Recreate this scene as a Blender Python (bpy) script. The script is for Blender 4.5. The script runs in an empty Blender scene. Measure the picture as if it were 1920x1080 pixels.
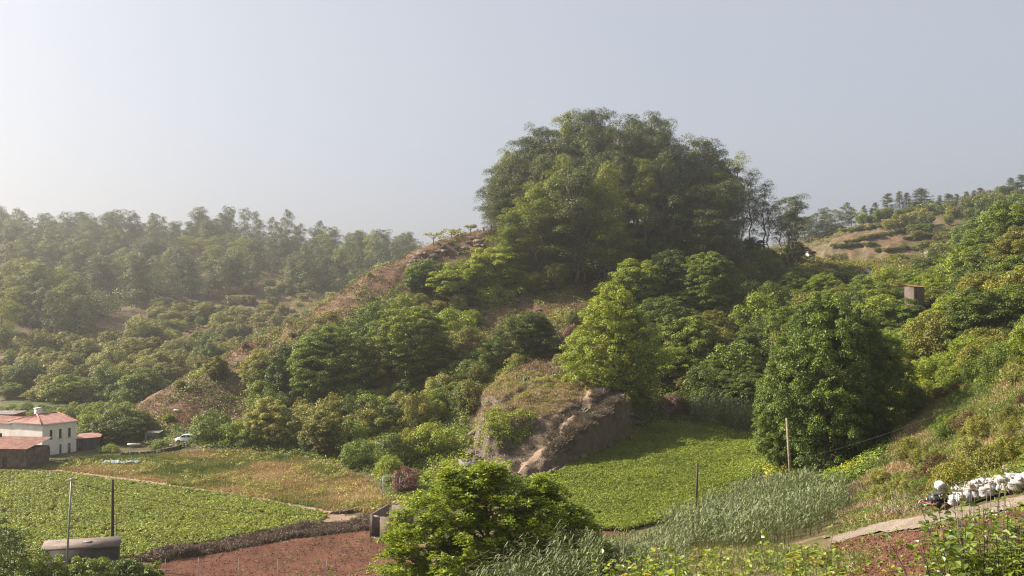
import bpy, math
import numpy as np
from mathutils import Vector, Matrix

# ------------------------------------------------------------------ camera, world, sun
SC = bpy.context.scene
COL = SC.collection
F = 1884.0
CAMZ = 26.0
PITCH = math.atan(50 / F)
cam_d = bpy.data.cameras.new('camera')
cam_d.sensor_width = 36.0
cam_d.lens = 36.0 * F / 1920.0
cam_d.clip_start = 0.3
cam_d.clip_end = 9000
cam = bpy.data.objects.new('camera', cam_d)
COL.objects.link(cam)
cam.location = (0, 0, CAMZ)
cam.rotation_euler = (math.pi / 2 + PITCH, 0, 0)
SC.camera = cam

SUN_AZ = math.radians(-73)      # measured from the view direction, negative = left
SUN_EL = math.radians(37)
sun_dir = Vector((math.sin(SUN_AZ) * math.cos(SUN_EL), math.cos(SUN_AZ) * math.cos(SUN_EL), math.sin(SUN_EL)))
W = bpy.data.worlds.new('World')
SC.world = W
W.use_nodes = True
wn = W.node_tree
wn.nodes.clear()
wo = wn.nodes.new('ShaderNodeOutputWorld')
wb = wn.nodes.new('ShaderNodeBackground')
ws = wn.nodes.new('ShaderNodeTexSky')
ws.sky_type = 'NISHITA'
ws.sun_disc = False
ws.sun_elevation = SUN_EL
ws.sun_rotation = SUN_AZ
ws.altitude = 600
ws.air_density = 0.8
ws.dust_density = 7.0
ws.ozone_density = 1.0
wb.inputs['Strength'].default_value = 0.063
whs = wn.nodes.new('ShaderNodeHueSaturation'); whs.inputs['Saturation'].default_value = 0.75
wmx = wn.nodes.new('ShaderNodeMix'); wmx.data_type = 'RGBA'; wmx.inputs[0].default_value = 0.52
wmx.inputs[7].default_value = (4.5, 4.72, 5.15, 1)      # pale dust veil over the whole sky
wn.links.new(ws.outputs[0], whs.inputs['Color']); wn.links.new(whs.outputs[0], wmx.inputs[6])
wn.links.new(wmx.outputs[2], wb.inputs[0])
wn.links.new(wb.outputs[0], wo.inputs[0])
sl = bpy.data.lights.new('sun', 'SUN')
sl.energy = 5.0
sl.angle = math.radians(0.6)
sl.color = (1.0, 0.90, 0.76)
so = bpy.data.objects.new('sun', sl)
COL.objects.link(so)
so.rotation_euler = (-sun_dir).to_track_quat('-Z', 'Y').to_euler()
SC.view_settings.view_transform = 'Standard'
SC.view_settings.look = 'None'
SC.view_settings.gamma = 1.0
SC.view_settings.exposure = 1.36
SC.cycles.max_bounces = 6
SC.cycles.diffuse_bounces = 2
SC.cycles.transmission_bounces = 3
SC.cycles.transparent_max_bounces = 4
SC.cycles.volume_bounces = 0
SC.cycles.use_denoising = True
SC.cycles.denoising_prefilter = 'NONE'
SC.cycles.use_adaptive_sampling = False
SC.cycles.filter_width = 1.15

# ------------------------------------------------------------------ pixel <-> world helpers (authoring)
cp, sp = math.cos(PITCH), math.sin(PITCH)


def C(px, py, Y):
    """world point seen at photo pixel (px, py), at forward distance Y"""
    u = (px - 960) / F
    v = -(py - 540) / F
    dy = cp - v * sp
    dz = sp + v * cp
    return (u / dy * Y, Y, CAMZ + dz / dy * Y)


def Carr(px, py, Y):
    u = (px - 960) / F
    v = -(py - 540) / F
    dy = cp - v * sp
    dz = sp + v * cp
    return u / dy * Y, Y, CAMZ + dz / dy * Y


def V(px, py, z):
    u = (px - 960) / F
    v = -(py - 540) / F
    dy = cp - v * sp
    dz = sp + v * cp
    Y = (z - CAMZ) * dy / dz
    return (u / dy * Y, Y, z)


def PR(x, y, z):
    """project world arrays to photo pixels"""
    x = np.asarray(x, float); y = np.asarray(y, float); z = np.asarray(z, float) - CAMZ
    f = y * cp + z * sp
    up = -y * sp + z * cp
    f = np.where(f < 0.1, 0.1, f)
    px = 960 + F * x / f
    py = 540 - F * up / f
    bad = (y < 0.1)
    return np.where(bad, -9999, px), py


def inpoly(px, py, poly):
    px = np.asarray(px, float); py = np.asarray(py, float)
    r = np.zeros(px.shape, bool)
    n = len(poly)
    j = n - 1
    for i in range(n):
        xi, yi = poly[i]; xj, yj = poly[j]
        c = ((yi > py) != (yj > py)) & (px < (xj - xi) * (py - yi) / ((yj - yi) + 1e-9) + xi)
        r ^= c
        j = i
    return r


def hashn(ix, iy, seed):
    h = (ix.astype(np.int64) * 374761393 + iy.astype(np.int64) * 668265263 + seed * 2246822519) & 0xffffffff
    h = ((h ^ (h >> 13)) * 1274126177) & 0xffffffff
    h = (h ^ (h >> 16)) & 0xffffffff
    return h / 4294967295.0


def noise(x, y, s, seed=0):
    x = np.asarray(x, float) / s + 1000.3; y = np.asarray(y, float) / s + 1000.7
    ix = np.floor(x); iy = np.floor(y)
    fx = x - ix; fy = y - iy
    fx = fx * fx * (3 - 2 * fx); fy = fy * fy * (3 - 2 * fy)
    a = hashn(ix, iy, seed); b = hashn(ix + 1, iy, seed); c = hashn(ix, iy + 1, seed); d = hashn(ix + 1, iy + 1, seed)
    return (a * (1 - fx) + b * fx) * (1 - fy) + (c * (1 - fx) + d * fx) * fy


def fbm(x, y, s, seed=0, o=4):
    r = 0; a = 0.5; t = 0
    for k in range(o):
        r = r + a * noise(x, y, s / 2 ** k, seed + k * 17); t += a; a *= 0.5
    return r / t


def sst(a, b, x):
    t = np.clip((x - a) / (b - a), 0, 1)
    return t * t * (3 - 2 * t)


# ------------------------------------------------------------------ terrain control points
CP = []


def B(px, Y, z):
    CP.append(((px - 960) / F * Y, Y, z))


def add(*pts):
    for p in pts:
        CP.append(C(*p))


for p in [(0, 1000), (0, 900), (150, 940), (300, 940), (450, 960), (600, 972), (225, 1045), (100, 1079), (0, 1060), (350, 890), (500, 915)]:
    CP.append(V(p[0], p[1], 0.0 if p[1] > 892 else 0.35))
for p in [(500, 1040), (620, 1010), (400, 1079), (700, 1079), (740, 1010)]:
    CP.append(V(p[0], p[1], -0.5))
for p in [(0, 872, .5), (80, 858, .8), (150, 858, 1), (300, 850, 1.2), (450, 850, 1.5), (570, 866, 1.3), (690, 915, .6), (745, 950, .4), (820, 905, 1.5), (200, 835, 1.5), (350, 838, 2.0), (480, 838, 2.2)]:
    CP.append(V(*p))
# green terrace and orchard behind the house
for p in [(0, 792, 1.6), (240, 795, 1.8), (0, 762, 2.6), (120, 758, 2.8), (240, 758, 3.2), (-400, 780, 2)]:
    CP.append(V(*p))
# far left hillsides
add((0, 740, 290), (90, 735, 290), (200, 745, 285), (0, 655, 330), (90, 660, 335), (160, 648, 345), (210, 640, 350),
    (0, 560, 400), (90, 570, 400), (150, 610, 385), (-200, 560, 380), (-500, 600, 330), (200, 590, 440), (190, 700, 300),
    (260, 720, 285), (330, 690, 300), (420, 700, 300), (300, 640, 400), (420, 650, 400), (350, 590, 470), (460, 600, 470), (560, 610, 440), (660, 590, 450),
    (250, 540, 540), (400, 535, 550), (550, 535, 540), (700, 560, 520),
    (0, 462, 640), (-200, 440, 640), (-500, 430, 620), (-900, 450, 560), (150, 468, 650), (300, 468, 660), (450, 458, 660), (560, 474, 670), (640, 486, 690), (700, 496, 720), (790, 505, 760), (900, 520, 800), (1000, 540, 820))
for px in (-900, -300, 100, 450, 700, 1000, 1300):
    B(px, 1000, 45); B(px, 1700, 20)
# central hill: ridge line going down left
RIDGE = [(255, 768, 212), (300, 742, 214), (350, 716, 217), (410, 678, 222), (480, 637, 230), (540, 612, 236), (600, 577, 242), (650, 545, 248), (700, 508, 254), (760, 488, 259), (800, 462, 264), (850, 448, 268), (920, 428, 275), (1000, 415, 280), (1100, 405, 285), (1250, 420, 292), (1380, 450, 298), (1480, 478, 302)]
add(*RIDGE)
for (px, py, Y) in RIDGE[1:]:
    x, y, z = C(px, py, Y)
    CP.append((x * (Y + 45) / Y, Y + 45, max(z - 17, 4)))
    CP.append((x * (Y + 110) / Y, Y + 110, max(z - 34, 6) if px > 500 else 6.5))
add((300, 795, 200), (350, 795, 199), (430, 798, 200), (350, 738, 207), (420, 735, 209), (300, 765, 206), (440, 790, 203))
add((480, 780, 200), (560, 815, 190), (480, 700, 213), (560, 700, 213), (600, 770, 202), (660, 690, 215), (620, 620, 228), (700, 600, 234), (760, 545, 246),
    (830, 520, 254), (750, 790, 190), (750, 700, 210), (850, 620, 230), (930, 560, 240), (900, 500, 256), (900, 700, 203), (1000, 545, 243), (1010, 640, 215), (1080, 610, 222), (1090, 690, 190),
    (850, 800, 178), (960, 700, 190), (1170, 790, 177), (1210, 770, 182), (1250, 700, 200), (1250, 600, 230), (1250, 500, 262), (1100, 500, 262), (1400, 600, 235), (1400, 520, 268),
    (1400, 700, 203), (1300, 770, 188), (1300, 793, 181), (1400, 800, 176), (1500, 640, 225), (1500, 560, 262))
# right-hand field (sloping gently up and away)
add((1180, 825, 166), (1300, 810, 172), (1400, 830, 164), (1050, 900, 143), (960, 920, 140), (1200, 900, 140), (1380, 880, 146), (1050, 980, 121), (1200, 1000, 113), (1320, 970, 119), (1400, 930, 130), (890, 900, 142), (880, 840, 160))
# right bank
add((1560, 895, 132), (1480, 880, 134), (1450, 960, 106), (1560, 960, 100), (1350, 1010, 100), (1640, 850, 135), (1680, 905, 105), (1680, 830, 125), (1800, 840, 98), (1700, 760, 140), (1800, 730, 128), (1900, 712, 116), (1900, 840, 84), (1900, 780, 97),
    (2000, 700, 100), (2200, 640, 100), (2500, 560, 100), (1750, 935, 62), (1850, 905, 57), (1930, 880, 52), (1620, 985, 66), (1500, 1010, 75))
# track and lower right soil
add((1570, 1003, 60), (1640, 990, 56), (1740, 968, 52), (1850, 948, 48.5), (1930, 930, 46), (2100, 900, 42), (1620, 1040, 48), (1700, 1025, 45), (1790, 1000, 44), (1650, 1079, 41), (1850, 1040, 38), (1790, 1079, 37), (1450, 1079, 45), (1300, 1079, 52))
add((1200, 1079, 62), (1080, 1079, 68), (900, 1079, 78), (1150, 1010, 98), (800, 1040, 95), (940, 1040, 93))
for px, z in ((1300, 19.5), (1700, 20.6), (2100, 21.5), (960, 17), (500, 13), (0, 10), (-900, 10)):
    B(px, 20, z - 2.2)
for px in (-2000, -300, 960, 1500, 1900, 3500):
    B(px, 10, 21.6)
for x in (-60, -20, 0, 20, 60):
    CP.append((x, 2, 24.2)); CP.append((x, -25, 25))
for a in (-500, 0, 500):
    CP.append((a, -400, 40)); CP.append((a, -1500, 60))
# right valley side and far hills
add((1600, 610, 200), (1600, 540, 250), (1700, 690, 158), (1750, 600, 205), (1850, 640, 170), (1850, 540, 205), (1930, 560, 185), (1930, 430, 225), (2000, 340, 225), (1860, 470, 240), (1780, 500, 300), (1650, 530, 280),
    (1550, 505, 330), (1650, 500, 340), (1740, 490, 350), (1560, 470, 430), (1650, 470, 410), (1750, 468, 410), (1850, 450, 400),
    (1540, 455, 470), (1620, 428, 500), (1680, 402, 525), (1740, 398, 530), (1800, 398, 535), (1850, 395, 530), (1900, 372, 520), (1930, 358, 520), (2100, 300, 500), (1500, 450, 560), (1440, 470, 560), (1390, 480, 560))
for px, z in ((1400, 40), (1650, 55), (1900, 75), (2300, 90)):
    B(px, 700, z); B(px, 1500, 30)
B(2600, 300, 90); B(2600, 180, 60)
for k in range(0, 360, 15):
    CP.append((4500 * math.cos(math.radians(k)), 4500 * math.sin(math.radians(k)), 10))
CP = np.array(CP)


def rbf_fit(P):
    n = len(P)
    D = np.hypot(P[:, None, 0] - P[None, :, 0], P[:, None, 1] - P[None, :, 1])
    K = np.sqrt(D * D + 4.0) - 2.0
    K = -K + np.eye(n) * 0.35
    A = np.zeros((n + 3, n + 3))
    A[:n, :n] = K
    A[:n, n] = 1; A[n, :n] = 1
    A[:n, n + 1:] = P[:, :2] * 1e-3; A[n + 1:, :n] = (P[:, :2] * 1e-3).T
    b = np.zeros(n + 3); b[:n] = P[:, 2]
    return np.linalg.solve(A, b)


RW = rbf_fit(CP)


def rbf(x, y):
    n = len(CP)
    out = np.empty(x.size)
    xf = x.ravel(); yf = y.ravel()
    for s in range(0, xf.size, 20000):
        X = xf[s:s + 20000, None]; Yv = yf[s:s + 20000, None]
        D2 = (X - CP[None, :, 0]) ** 2 + (Yv - CP[None, :, 1]) ** 2
        out[s:s + 20000] = -(np.sqrt(D2 + 4) - 2) @ RW[:n] + RW[n] + (RW[n + 1] * X[:, 0] + RW[n + 2] * Yv[:, 0]) * 1e-3
    return out.reshape(x.shape)


ANG = np.radians(np.concatenate([np.arange(-180, -33, 3.0), np.arange(-33, 33, 0.11), np.arange(33, 181, 3.0)]))
RAD = np.exp(np.arange(math.log(1.0), math.log(4300), 0.0125))
LRAD = np.log(RAD)
GA, GR = np.meshgrid(ANG, RAD, indexing='ij')
GX = GR * np.sin(GA); GY = GR * np.cos(GA)
GZ = rbf(GX, GY)


def roughness_of(x, y, z):
    a = sst(2.6, 9.0, z) * sst(60, 160, np.hypot(x, y))
    return a


RO = roughness_of(GX, GY, GZ)
far = sst(300, 600, GR)
GZ = GZ + RO * ((fbm(GX, GY, 14, 3) - .5) * 3.2 + (fbm(GX, GY, 4.0, 5, 3) - .5) * 1.5) + (fbm(GX, GY, 1.6, 8, 3) - .5) * (0.22 + RO * 0.5)
GZ = GZ + far * (fbm(GX, GY, 60, 31, 3) - .5) * 14
# cultivation terraces on the far right hill
tm = sst(345, 385, GR) * (1 - sst(520, 560, GR)) * sst(0.26, 0.30, GA) * (1 - sst(.62, .7, GA))
st = 3.6
ph = GZ / st + (fbm(GX, GY, 60, 91, 2) - .5) * 1.5
fr = ph - np.floor(ph)
GZ = GZ + tm * st * (sst(0.62, 1.0, fr) - fr) * 0.9


def T(x, y):
    x = np.asarray(x, float); y = np.asarray(y, float)
    th = np.arctan2(x, y); r = np.hypot(x, y)
    ia = np.interp(th, ANG, np.arange(len(ANG)))
    ir = np.clip((np.log(np.maximum(r, 1.0)) - LRAD[0]) / 0.0125, 0, len(RAD) - 1.001)
    a0 = np.clip(np.floor(ia).astype(int), 0, len(ANG) - 2); r0 = np.floor(ir).astype(int)
    fa = ia - a0; f2 = ir - r0
    return (GZ[a0, r0] * (1 - fa) + GZ[a0 + 1, r0] * fa) * (1 - f2) + (GZ[a0, r0 + 1] * (1 - fa) + GZ[a0 + 1, r0 + 1] * fa) * f2


def hit(px, py, dmin=6.0, dmax=1400.0):
    """ground point seen at photo pixel"""
    s = np.exp(np.linspace(math.log(dmin), math.log(dmax), 900))
    x, y, z = Carr(np.float64(px), np.float64(py), s)
    g = T(x, y)
    k = np.argmax(z <= g)
    if k == 0:
        k = len(s) - 1
    return float(x[k]), float(y[k]), float(g[k])


# ------------------------------------------------------------------ mesh helpers
def new_mesh(name, v, faces_flat, sizes, mats, mat_idx=None, tint=None, smooth=False):
    me = bpy.data.meshes.new(name)
    v = np.asarray(v, np.float32)
    faces_flat = np.asarray(faces_flat, np.int32).ravel()
    sizes = np.asarray(sizes, np.int32)
    me.vertices.add(len(v)); me.vertices.foreach_set('co', v.ravel())
    me.loops.add(len(faces_flat)); me.loops.foreach_set('vertex_index', faces_flat)
    me.polygons.add(len(sizes))
    st_ = np.concatenate([[0], np.cumsum(sizes)[:-1]]).astype(np.int32)
    me.polygons.foreach_set('loop_start', st_)
    me.polygons.foreach_set('loop_total', sizes)
    if smooth:
        me.polygons.foreach_set('use_smooth', np.ones(len(sizes), bool))
    for m in mats:
        me.materials.append(m)
    if mat_idx is not None:
        me.polygons.foreach_set('material_index', np.asarray(mat_idx, np.int32))
    if tint is not None:
        at = me.attributes.new('tint', 'FLOAT', 'FACE')
        at.data.foreach_set('value', np.asarray(tint, np.float32))
    me.update()
    return me


def link(name, me, parent=None, loc=None, rz=0.0, scale=None):
    o = bpy.data.objects.new(name, me)
    COL.objects.link(o)
    if parent is not None:
        o.parent = parent
    if loc is not None:
        o.location = loc
    o.rotation_euler = (0, 0, rz)
    if scale is not None:
        o.scale = scale
    return o


def tag(o, label, cat, group=None, kind=None):
    if label: o['label'] = label
    if cat: o['category'] = cat
    if group: o['group'] = group
    if kind: o['kind'] = kind
    return o


class MB:
    """collects simple solids into ONE mesh"""
    def __init__(s):
        s.v = []; s.f = []; s.sz = []; s.n = 0

    def raw(s, verts, faces):
        verts = np.asarray(verts, float)
        for f in faces:
            s.f.extend([i + s.n for i in f]); s.sz.append(len(f))
        s.v.append(verts); s.n += len(verts)
        return s

    def box(s, c, d, rz=0.0, tilt=None):
        hx, hy, hz = d[0] / 2, d[1] / 2, d[2] / 2
        V_ = np.array([(x, y, z) for z in (-hz, hz) for (x, y) in ((-hx, -hy), (hx, -hy), (hx, hy), (-hx, hy))])
        M = Matrix.Rotation(rz, 3, 'Z')
        if tilt: M = M @ Matrix.Rotation(tilt[0], 3, 'X') @ Matrix.Rotation(tilt[1], 3, 'Y')
        V_ = V_ @ np.array(M).T + np.array(c)
        return s.raw(V_, [(0, 3, 2, 1), (4, 5, 6, 7), (0, 1, 5, 4), (1, 2, 6, 5), (2, 3, 7, 6), (3, 0, 4, 7)])

    def prism(s, foot, z0, z1):
        n = len(foot)
        z0 = z0 if hasattr(z0, '__len__') else [z0] * n
        z1 = z1 if hasattr(z1, '__len__') else [z1] * n
        V_ = [(p[0], p[1], z) for p, z in zip(foot, z0)] + [(p[0], p[1], z) for p, z in zip(foot, z1)]
        fs = [tuple(range(n))[::-1], tuple(range(n, 2 * n))] + [(i, (i + 1) % n, n + (i + 1) % n, n + i) for i in range(n)]
        return s.raw(V_, fs)

    def tube(s, pts, rad, n=6, cap=True):
        pts = np.asarray(pts, float); m = len(pts)
        rad = np.broadcast_to(np.asarray(rad, float), (m,))
        t = np.gradient(pts, axis=0); t /= np.linalg.norm(t, axis=1)[:, None] + 1e-9
        ref = np.array([0.31, 0.17, 0.93])
        if abs(t[0] @ ref) > .97: ref = np.array([1., 0, 0])
        a = np.cross(t, ref); a /= np.linalg.norm(a, axis=1)[:, None] + 1e-9
        b = np.cross(t, a)
        ang = np.arange(n) / n * 2 * math.pi
        V_ = (pts[:, None] + rad[:, None, None] * (np.cos(ang)[None, :, None] * a[:, None] + np.sin(ang)[None, :, None] * b[:, None])).reshape(-1, 3)
        fs = [(i * n + k, i * n + (k + 1) % n, (i + 1) * n + (k + 1) % n, (i + 1) * n + k) for i in range(m - 1) for k in range(n)]
        if cap:
            fs += [tuple(range(n))[::-1], tuple(range((m - 1) * n, m * n))]
        return s.raw(V_, fs)

    def mesh(s, name, mat, smooth=False):
        return new_mesh(name, np.concatenate(s.v), s.f, s.sz, [mat], smooth=smooth)

    def build(s, name, mat, parent=None, smooth=False):
        return link(name, s.mesh(name, mat, smooth), parent)


def leaf_quads(c, nrm, axis, L, Wd, fold=0.25):
    """folded four-corner leaves: centre base c, normal nrm, long axis, length L, width Wd"""
    s = np.cross(axis, nrm); s /= np.linalg.norm(s, axis=1)[:, None] + 1e-9
    n2 = np.cross(s, axis)
    L = np.asarray(L)[:, None]; Wd = np.asarray(Wd)[:, None]
    v0 = c
    m = c + axis * L * 0.45 + n2 * Wd * fold
    v1 = m + s * Wd * 0.5
    v2 = c + axis * L
    v3 = m - s * Wd * 0.5
    n = len(c)
    V_ = np.stack([v0, v1, v2, v3], 1).reshape(-1, 3)
    return V_


def unit(v):
    return v / (np.linalg.norm(v, axis=-1, keepdims=True) + 1e-9)


def rdir(rng, n):
    return unit(rng.normal(size=(n, 3)))


def clump_leaves(rng, cen, rad, per, L, Wd, up=0.45, rnd=0.7, droop=0.0, squash=0.8, shell=0.55):
    """leaves scattered over the shell of every clump"""
    n = len(cen)
    k = np.repeat(np.arange(n), per if hasattr(per, '__len__') else np.full(n, per))
    d = rdir(rng, len(k))
    d[:, 2] = np.where(d[:, 2] < -0.35, -d[:, 2], d[:, 2])
    r = rad[k] * (shell + (1 - shell) * rng.random(len(k)) ** .6) * (0.9 + 0.3 * rng.random(len(k)))
    p = cen[k] + d * r[:, None] * np.array([1, 1, squash])
    nr = unit(d * 0.7 + np.array([0, 0, up]) + rng.normal(size=d.shape) * rnd * .6)
    ax = rng.normal(size=d.shape) + d * 0.7 + np.array([0, 0, -droop * 2.2])
    ax = unit(ax - nr * np.sum(ax * nr, 1)[:, None] * (1 - droop * .5))
    ls = L * (0.7 + 0.6 * rng.random(len(k)))
    return leaf_quads(p, nr, ax, ls, ls * Wd / L), k


def leaf_mesh(name, V_, mat, tint):
    n = len(V_) // 4
    return new_mesh(name, V_, np.arange(4 * n), np.full(n, 4), [mat], tint=tint)


# ------------------------------------------------------------------ materials
def nt(name):
    m = bpy.data.materials.new(name); m.use_nodes = True
    t = m.node_tree; t.nodes.clear()
    o = t.nodes.new('ShaderNodeOutputMaterial')
    return m, t, o


def ramp(t, stops, fac, interp='LINEAR'):
    r = t.nodes.new('ShaderNodeValToRGB'); r.color_ramp.interpolation = interp
    while len(r.color_ramp.elements) < len(stops): r.color_ramp.elements.new(0.5)
    for e, (p, c) in zip(r.color_ramp.elements, stops):
        e.position = p; e.color = (*c, 1)
    t.links.new(fac, r.inputs[0])
    return r.outputs[0]


def nz(t, scale, detail=3, coord='Object', rough=0.6, vec=None):
    n = t.nodes.new('ShaderNodeTexNoise'); n.inputs['Scale'].default_value = scale
    n.inputs['Detail'].default_value = detail; n.inputs['Roughness'].default_value = rough
    if vec is None:
        tc = t.nodes.new('ShaderNodeTexCoord'); vec = tc.outputs[coord]
    t.links.new(vec, n.inputs['Vector'])
    return n.outputs['Fac']


def mixc(t, a, b, f, mode='MIX'):
    m = t.nodes.new('ShaderNodeMix'); m.data_type = 'RGBA'; m.blend_type = mode
    for s, k in ((a, 6), (b, 7)):
        if hasattr(s, 'is_linked'): t.links.new(s, m.inputs[k])
        else: m.inputs[k].default_value = (*s, 1)
    if hasattr(f, 'is_linked'): t.links.new(f, m.inputs[0])
    else: m.inputs[0].default_value = f
    return m.outputs[2]


def mth(t, op, a, b=0.0, clamp=False):
    m = t.nodes.new('ShaderNodeMath'); m.operation = op; m.use_clamp = clamp
    for s, k in ((a, 0), (b, 1)):
        if hasattr(s, 'is_linked'): t.links.new(s, m.inputs[k])
        else: m.inputs[k].default_value = s
    return m.outputs[0]


def leaf_mat(name, stops, trans=0.35, rough=0.55, patch=0.0, patch_scale=.05, spec=0.35, shift=True):
    """leaf colours: stops over (leaf tint + tree random + patches)"""
    m, t, o = nt(name)
    at = t.nodes.new('ShaderNodeAttribute'); at.attribute_name = 'tint'
    oi = t.nodes.new('ShaderNodeObjectInfo')
    f = mth(t, 'ADD', mth(t, 'MULTIPLY', at.outputs['Fac'], 0.75), mth(t, 'MULTIPLY', oi.outputs['Random'], 0.32))
    if patch:
        ge = t.nodes.new('ShaderNodeNewGeometry')
        pn = nz(t, patch_scale, 3, vec=ge.outputs['Position'])
        f = mth(t, 'ADD', f, mth(t, 'MULTIPLY', mth(t, 'SUBTRACT', pn, 0.5), patch))
    if shift: stops = [(a, (min(b[0] * 2.3, .8), min(b[1] * 1.78, .8), min(b[2] * .9, .8))) for a, b in stops]
    c = ramp(t, stops, f)
    p = t.nodes.new('ShaderNodeBsdfPrincipled')
    t.links.new(c, p.inputs['Base Color']); p.inputs['Roughness'].default_value = rough
    p.inputs['Specular IOR Level'].default_value = spec
    tr = t.nodes.new('ShaderNodeBsdfTranslucent')
    tc = mixc(t, c, (1.35, 1.25, 0.5), 1.0, 'MULTIPLY')
    t.links.new(tc, tr.inputs['Color'])
    mx = t.nodes.new('ShaderNodeMixShader'); mx.inputs[0].default_value = trans * .65
    t.links.new(p.outputs[0], mx.inputs[1]); t.links.new(tr.outputs[0], mx.inputs[2])
    t.links.new(mx.outputs[0], o.inputs[0])
    return m


def solid_mat(name, stops, scale=1.0, rough=0.85, bump=0.0, bscale=8.0, detail=5, metallic=0.0, coord='Object', spec=0.3, fine=0.0):
    m, t, o = nt(name)
    f = nz(t, scale, detail, coord)
    if fine:
        f = mth(t, 'ADD', f, mth(t, 'MULTIPLY', mth(t, 'SUBTRACT', nz(t, scale * 9, 3, coord), .5), fine))
    c = ramp(t, stops, f)
    p = t.nodes.new('ShaderNodeBsdfPrincipled')
    t.links.new(c, p.inputs['Base Color']); p.inputs['Roughness'].default_value = rough
    p.inputs['Metallic'].default_value = metallic; p.inputs['Specular IOR Level'].default_value = spec
    if bump:
        b = t.nodes.new('ShaderNodeBump'); b.inputs['Strength'].default_value = bump; b.inputs['Distance'].default_value = 0.1
        t.links.new(nz(t, bscale, 4, coord), b.inputs['Height']); t.links.new(b.outputs[0], p.inputs['Normal'])
    t.links.new(p.outputs[0], o.inputs[0])
    return m


def G(a, b, c):
    return (a, b, c)


M = {}
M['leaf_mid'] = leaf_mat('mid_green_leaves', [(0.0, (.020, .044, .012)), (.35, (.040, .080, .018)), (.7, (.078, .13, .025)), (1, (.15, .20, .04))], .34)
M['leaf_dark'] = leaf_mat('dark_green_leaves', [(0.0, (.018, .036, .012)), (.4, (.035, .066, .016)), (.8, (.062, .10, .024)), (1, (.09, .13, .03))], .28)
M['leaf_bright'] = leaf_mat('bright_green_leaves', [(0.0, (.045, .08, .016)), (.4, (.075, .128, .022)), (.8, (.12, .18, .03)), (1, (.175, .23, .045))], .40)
M['leaf_olive'] = leaf_mat('olive_leaves', [(0.0, (.035, .045, .014)), (.4, (.065, .085, .024)), (.8, (.10, .125, .035)), (1, (.14, .15, .055))], .30)
M['leaf_grey'] = leaf_mat('grey_green_leaves', [(0.0, (.05, .07, .035)), (.4, (.09, .12, .055)), (.8, (.14, .175, .08)), (1, (.19, .22, .11))], .30)
M['leaf_euc'] = leaf_mat('eucalyptus_leaves', [(0.0, (.018, .034, .020)), (.4, (.036, .062, .030)), (.8, (.064, .095, .042)), (1, (.10, .125, .06))], .25)
M['leaf_euc_b'] = leaf_mat('young_eucalyptus_leaves', [(0.0, (.04, .065, .015)), (.4, (.075, .115, .022)), (.8, (.12, .17, .03)), (1, (.17, .21, .05))], .34)
M['leaf_pine'] = leaf_mat('pine_needles', [(0.0, (.016, .03, .014)), (.5, (.035, .055, .022)), (1, (.06, .08, .03))], .15)
M['leaf_russet'] = leaf_mat('russet_leaves', [(0.0, (.07, .05, .018)), (.5, (.13, .085, .03)), (1, (.19, .14, .05))], .3, shift=False)
M['leaf_red'] = leaf_mat('dry_red_leaves', [(0.0, (.10, .05, .04)), (.5, (.20, .10, .085)), (1, (.30, .20, .15))], .3, shift=False)
M['leaf_crop'] = leaf_mat('crop_leaves', [(0.0, (.03, .052, .014)), (.4, (.062, .105, .022)), (.8, (.10, .155, .03)), (1, (.16, .215, .055))], .32, patch=.55, patch_scale=.07)
M['leaf_reed'] = leaf_mat('reed_leaves', [(0.0, (.07, .085, .03)), (.4, (.115, .145, .06)), (.8, (.19, .22, .10)), (1, (.32, .28, .17))], .25, rough=.6, spec=.25, shift=False)
M['leaf_walnut'] = leaf_mat('broad_glossy_leaves', [(0.0, (.03, .06, .01)), (.4, (.07, .125, .014)), (.8, (.125, .19, .022)), (1, (.20, .235, .035))], .38, rough=.52, spec=.3)
M['leaf_bramble'] = leaf_mat('bramble_leaves', [(0.0, (.022, .045, .012)), (.4, (.05, .09, .018)), (.8, (.09, .14, .028)), (.95, (.14, .17, .04)), (1, (.22, .12, .04))], .40, rough=.4, spec=.5)
M['cactus'] = leaf_mat('cactus_pads', [(0.0, (.07, .10, .05)), (.5, (.13, .17, .09)), (1, (.22, .26, .14))], .0, rough=.6, shift=False)
M['grass'] = leaf_mat('mixed_grass', [(0.0, (.07, .11, .022)), (.25, (.125, .165, .035)), (.45, (.20, .20, .065)), (.6, (.30, .235, .12)), (.8, (.37, .255, .16)), (1, (.48, .375, .25))], .3, patch=.9, patch_scale=.11, shift=False)
M['straw'] = leaf_mat('sunlit_straw', [(0.0, (.14, .10, .065)), (.35, (.27, .20, .125)), (.7, (.39, .30, .19)), (1, (.52, .42, .29))], .3, patch=.4, patch_scale=.2, shift=False)  # brighter copy of the dry grass, sunlit tone put into its colour
M['ridgegrass'] = leaf_mat('dry_red_brown_grass', [(0.0, (.055, .036, .024)), (.35, (.12, .078, .05)), (.7, (.20, .135, .085)), (1, (.34, .25, .165))], .3, patch=.6, patch_scale=.15, shift=False)
M['brush_dark'] = leaf_mat('dark_brown_brush', [(0.0, (.05, .034, .024)), (.5, (.115, .078, .055)), (1, (.22, .155, .11))], .1, patch=.5, patch_scale=.3, shift=False)
M['drygrass'] = leaf_mat('dry_grass', [(0.0, (.09, .06, .038)), (.35, (.20, .135, .08)), (.7, (.32, .225, .135)), (1, (.46, .36, .23))], .3, patch=.4, patch_scale=.2, shift=False)
M['twigs'] = leaf_mat('dry_grey_twigs', [(0.0, (.075, .057, .042)), (.5, (.16, .125, .093)), (1, (.29, .235, .18))], .1, patch=.3, patch_scale=.3, shift=False)
M['bark'] = solid_mat('brown_bark', [(.3, (.05, .036, .026)), (.7, (.13, .10, .075))], 3, bump=.4)
M['bark_pale'] = solid_mat('pale_bark', [(.3, (.15, .115, .085)), (.7, (.36, .31, .25))], 1.3, bump=.2)
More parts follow.
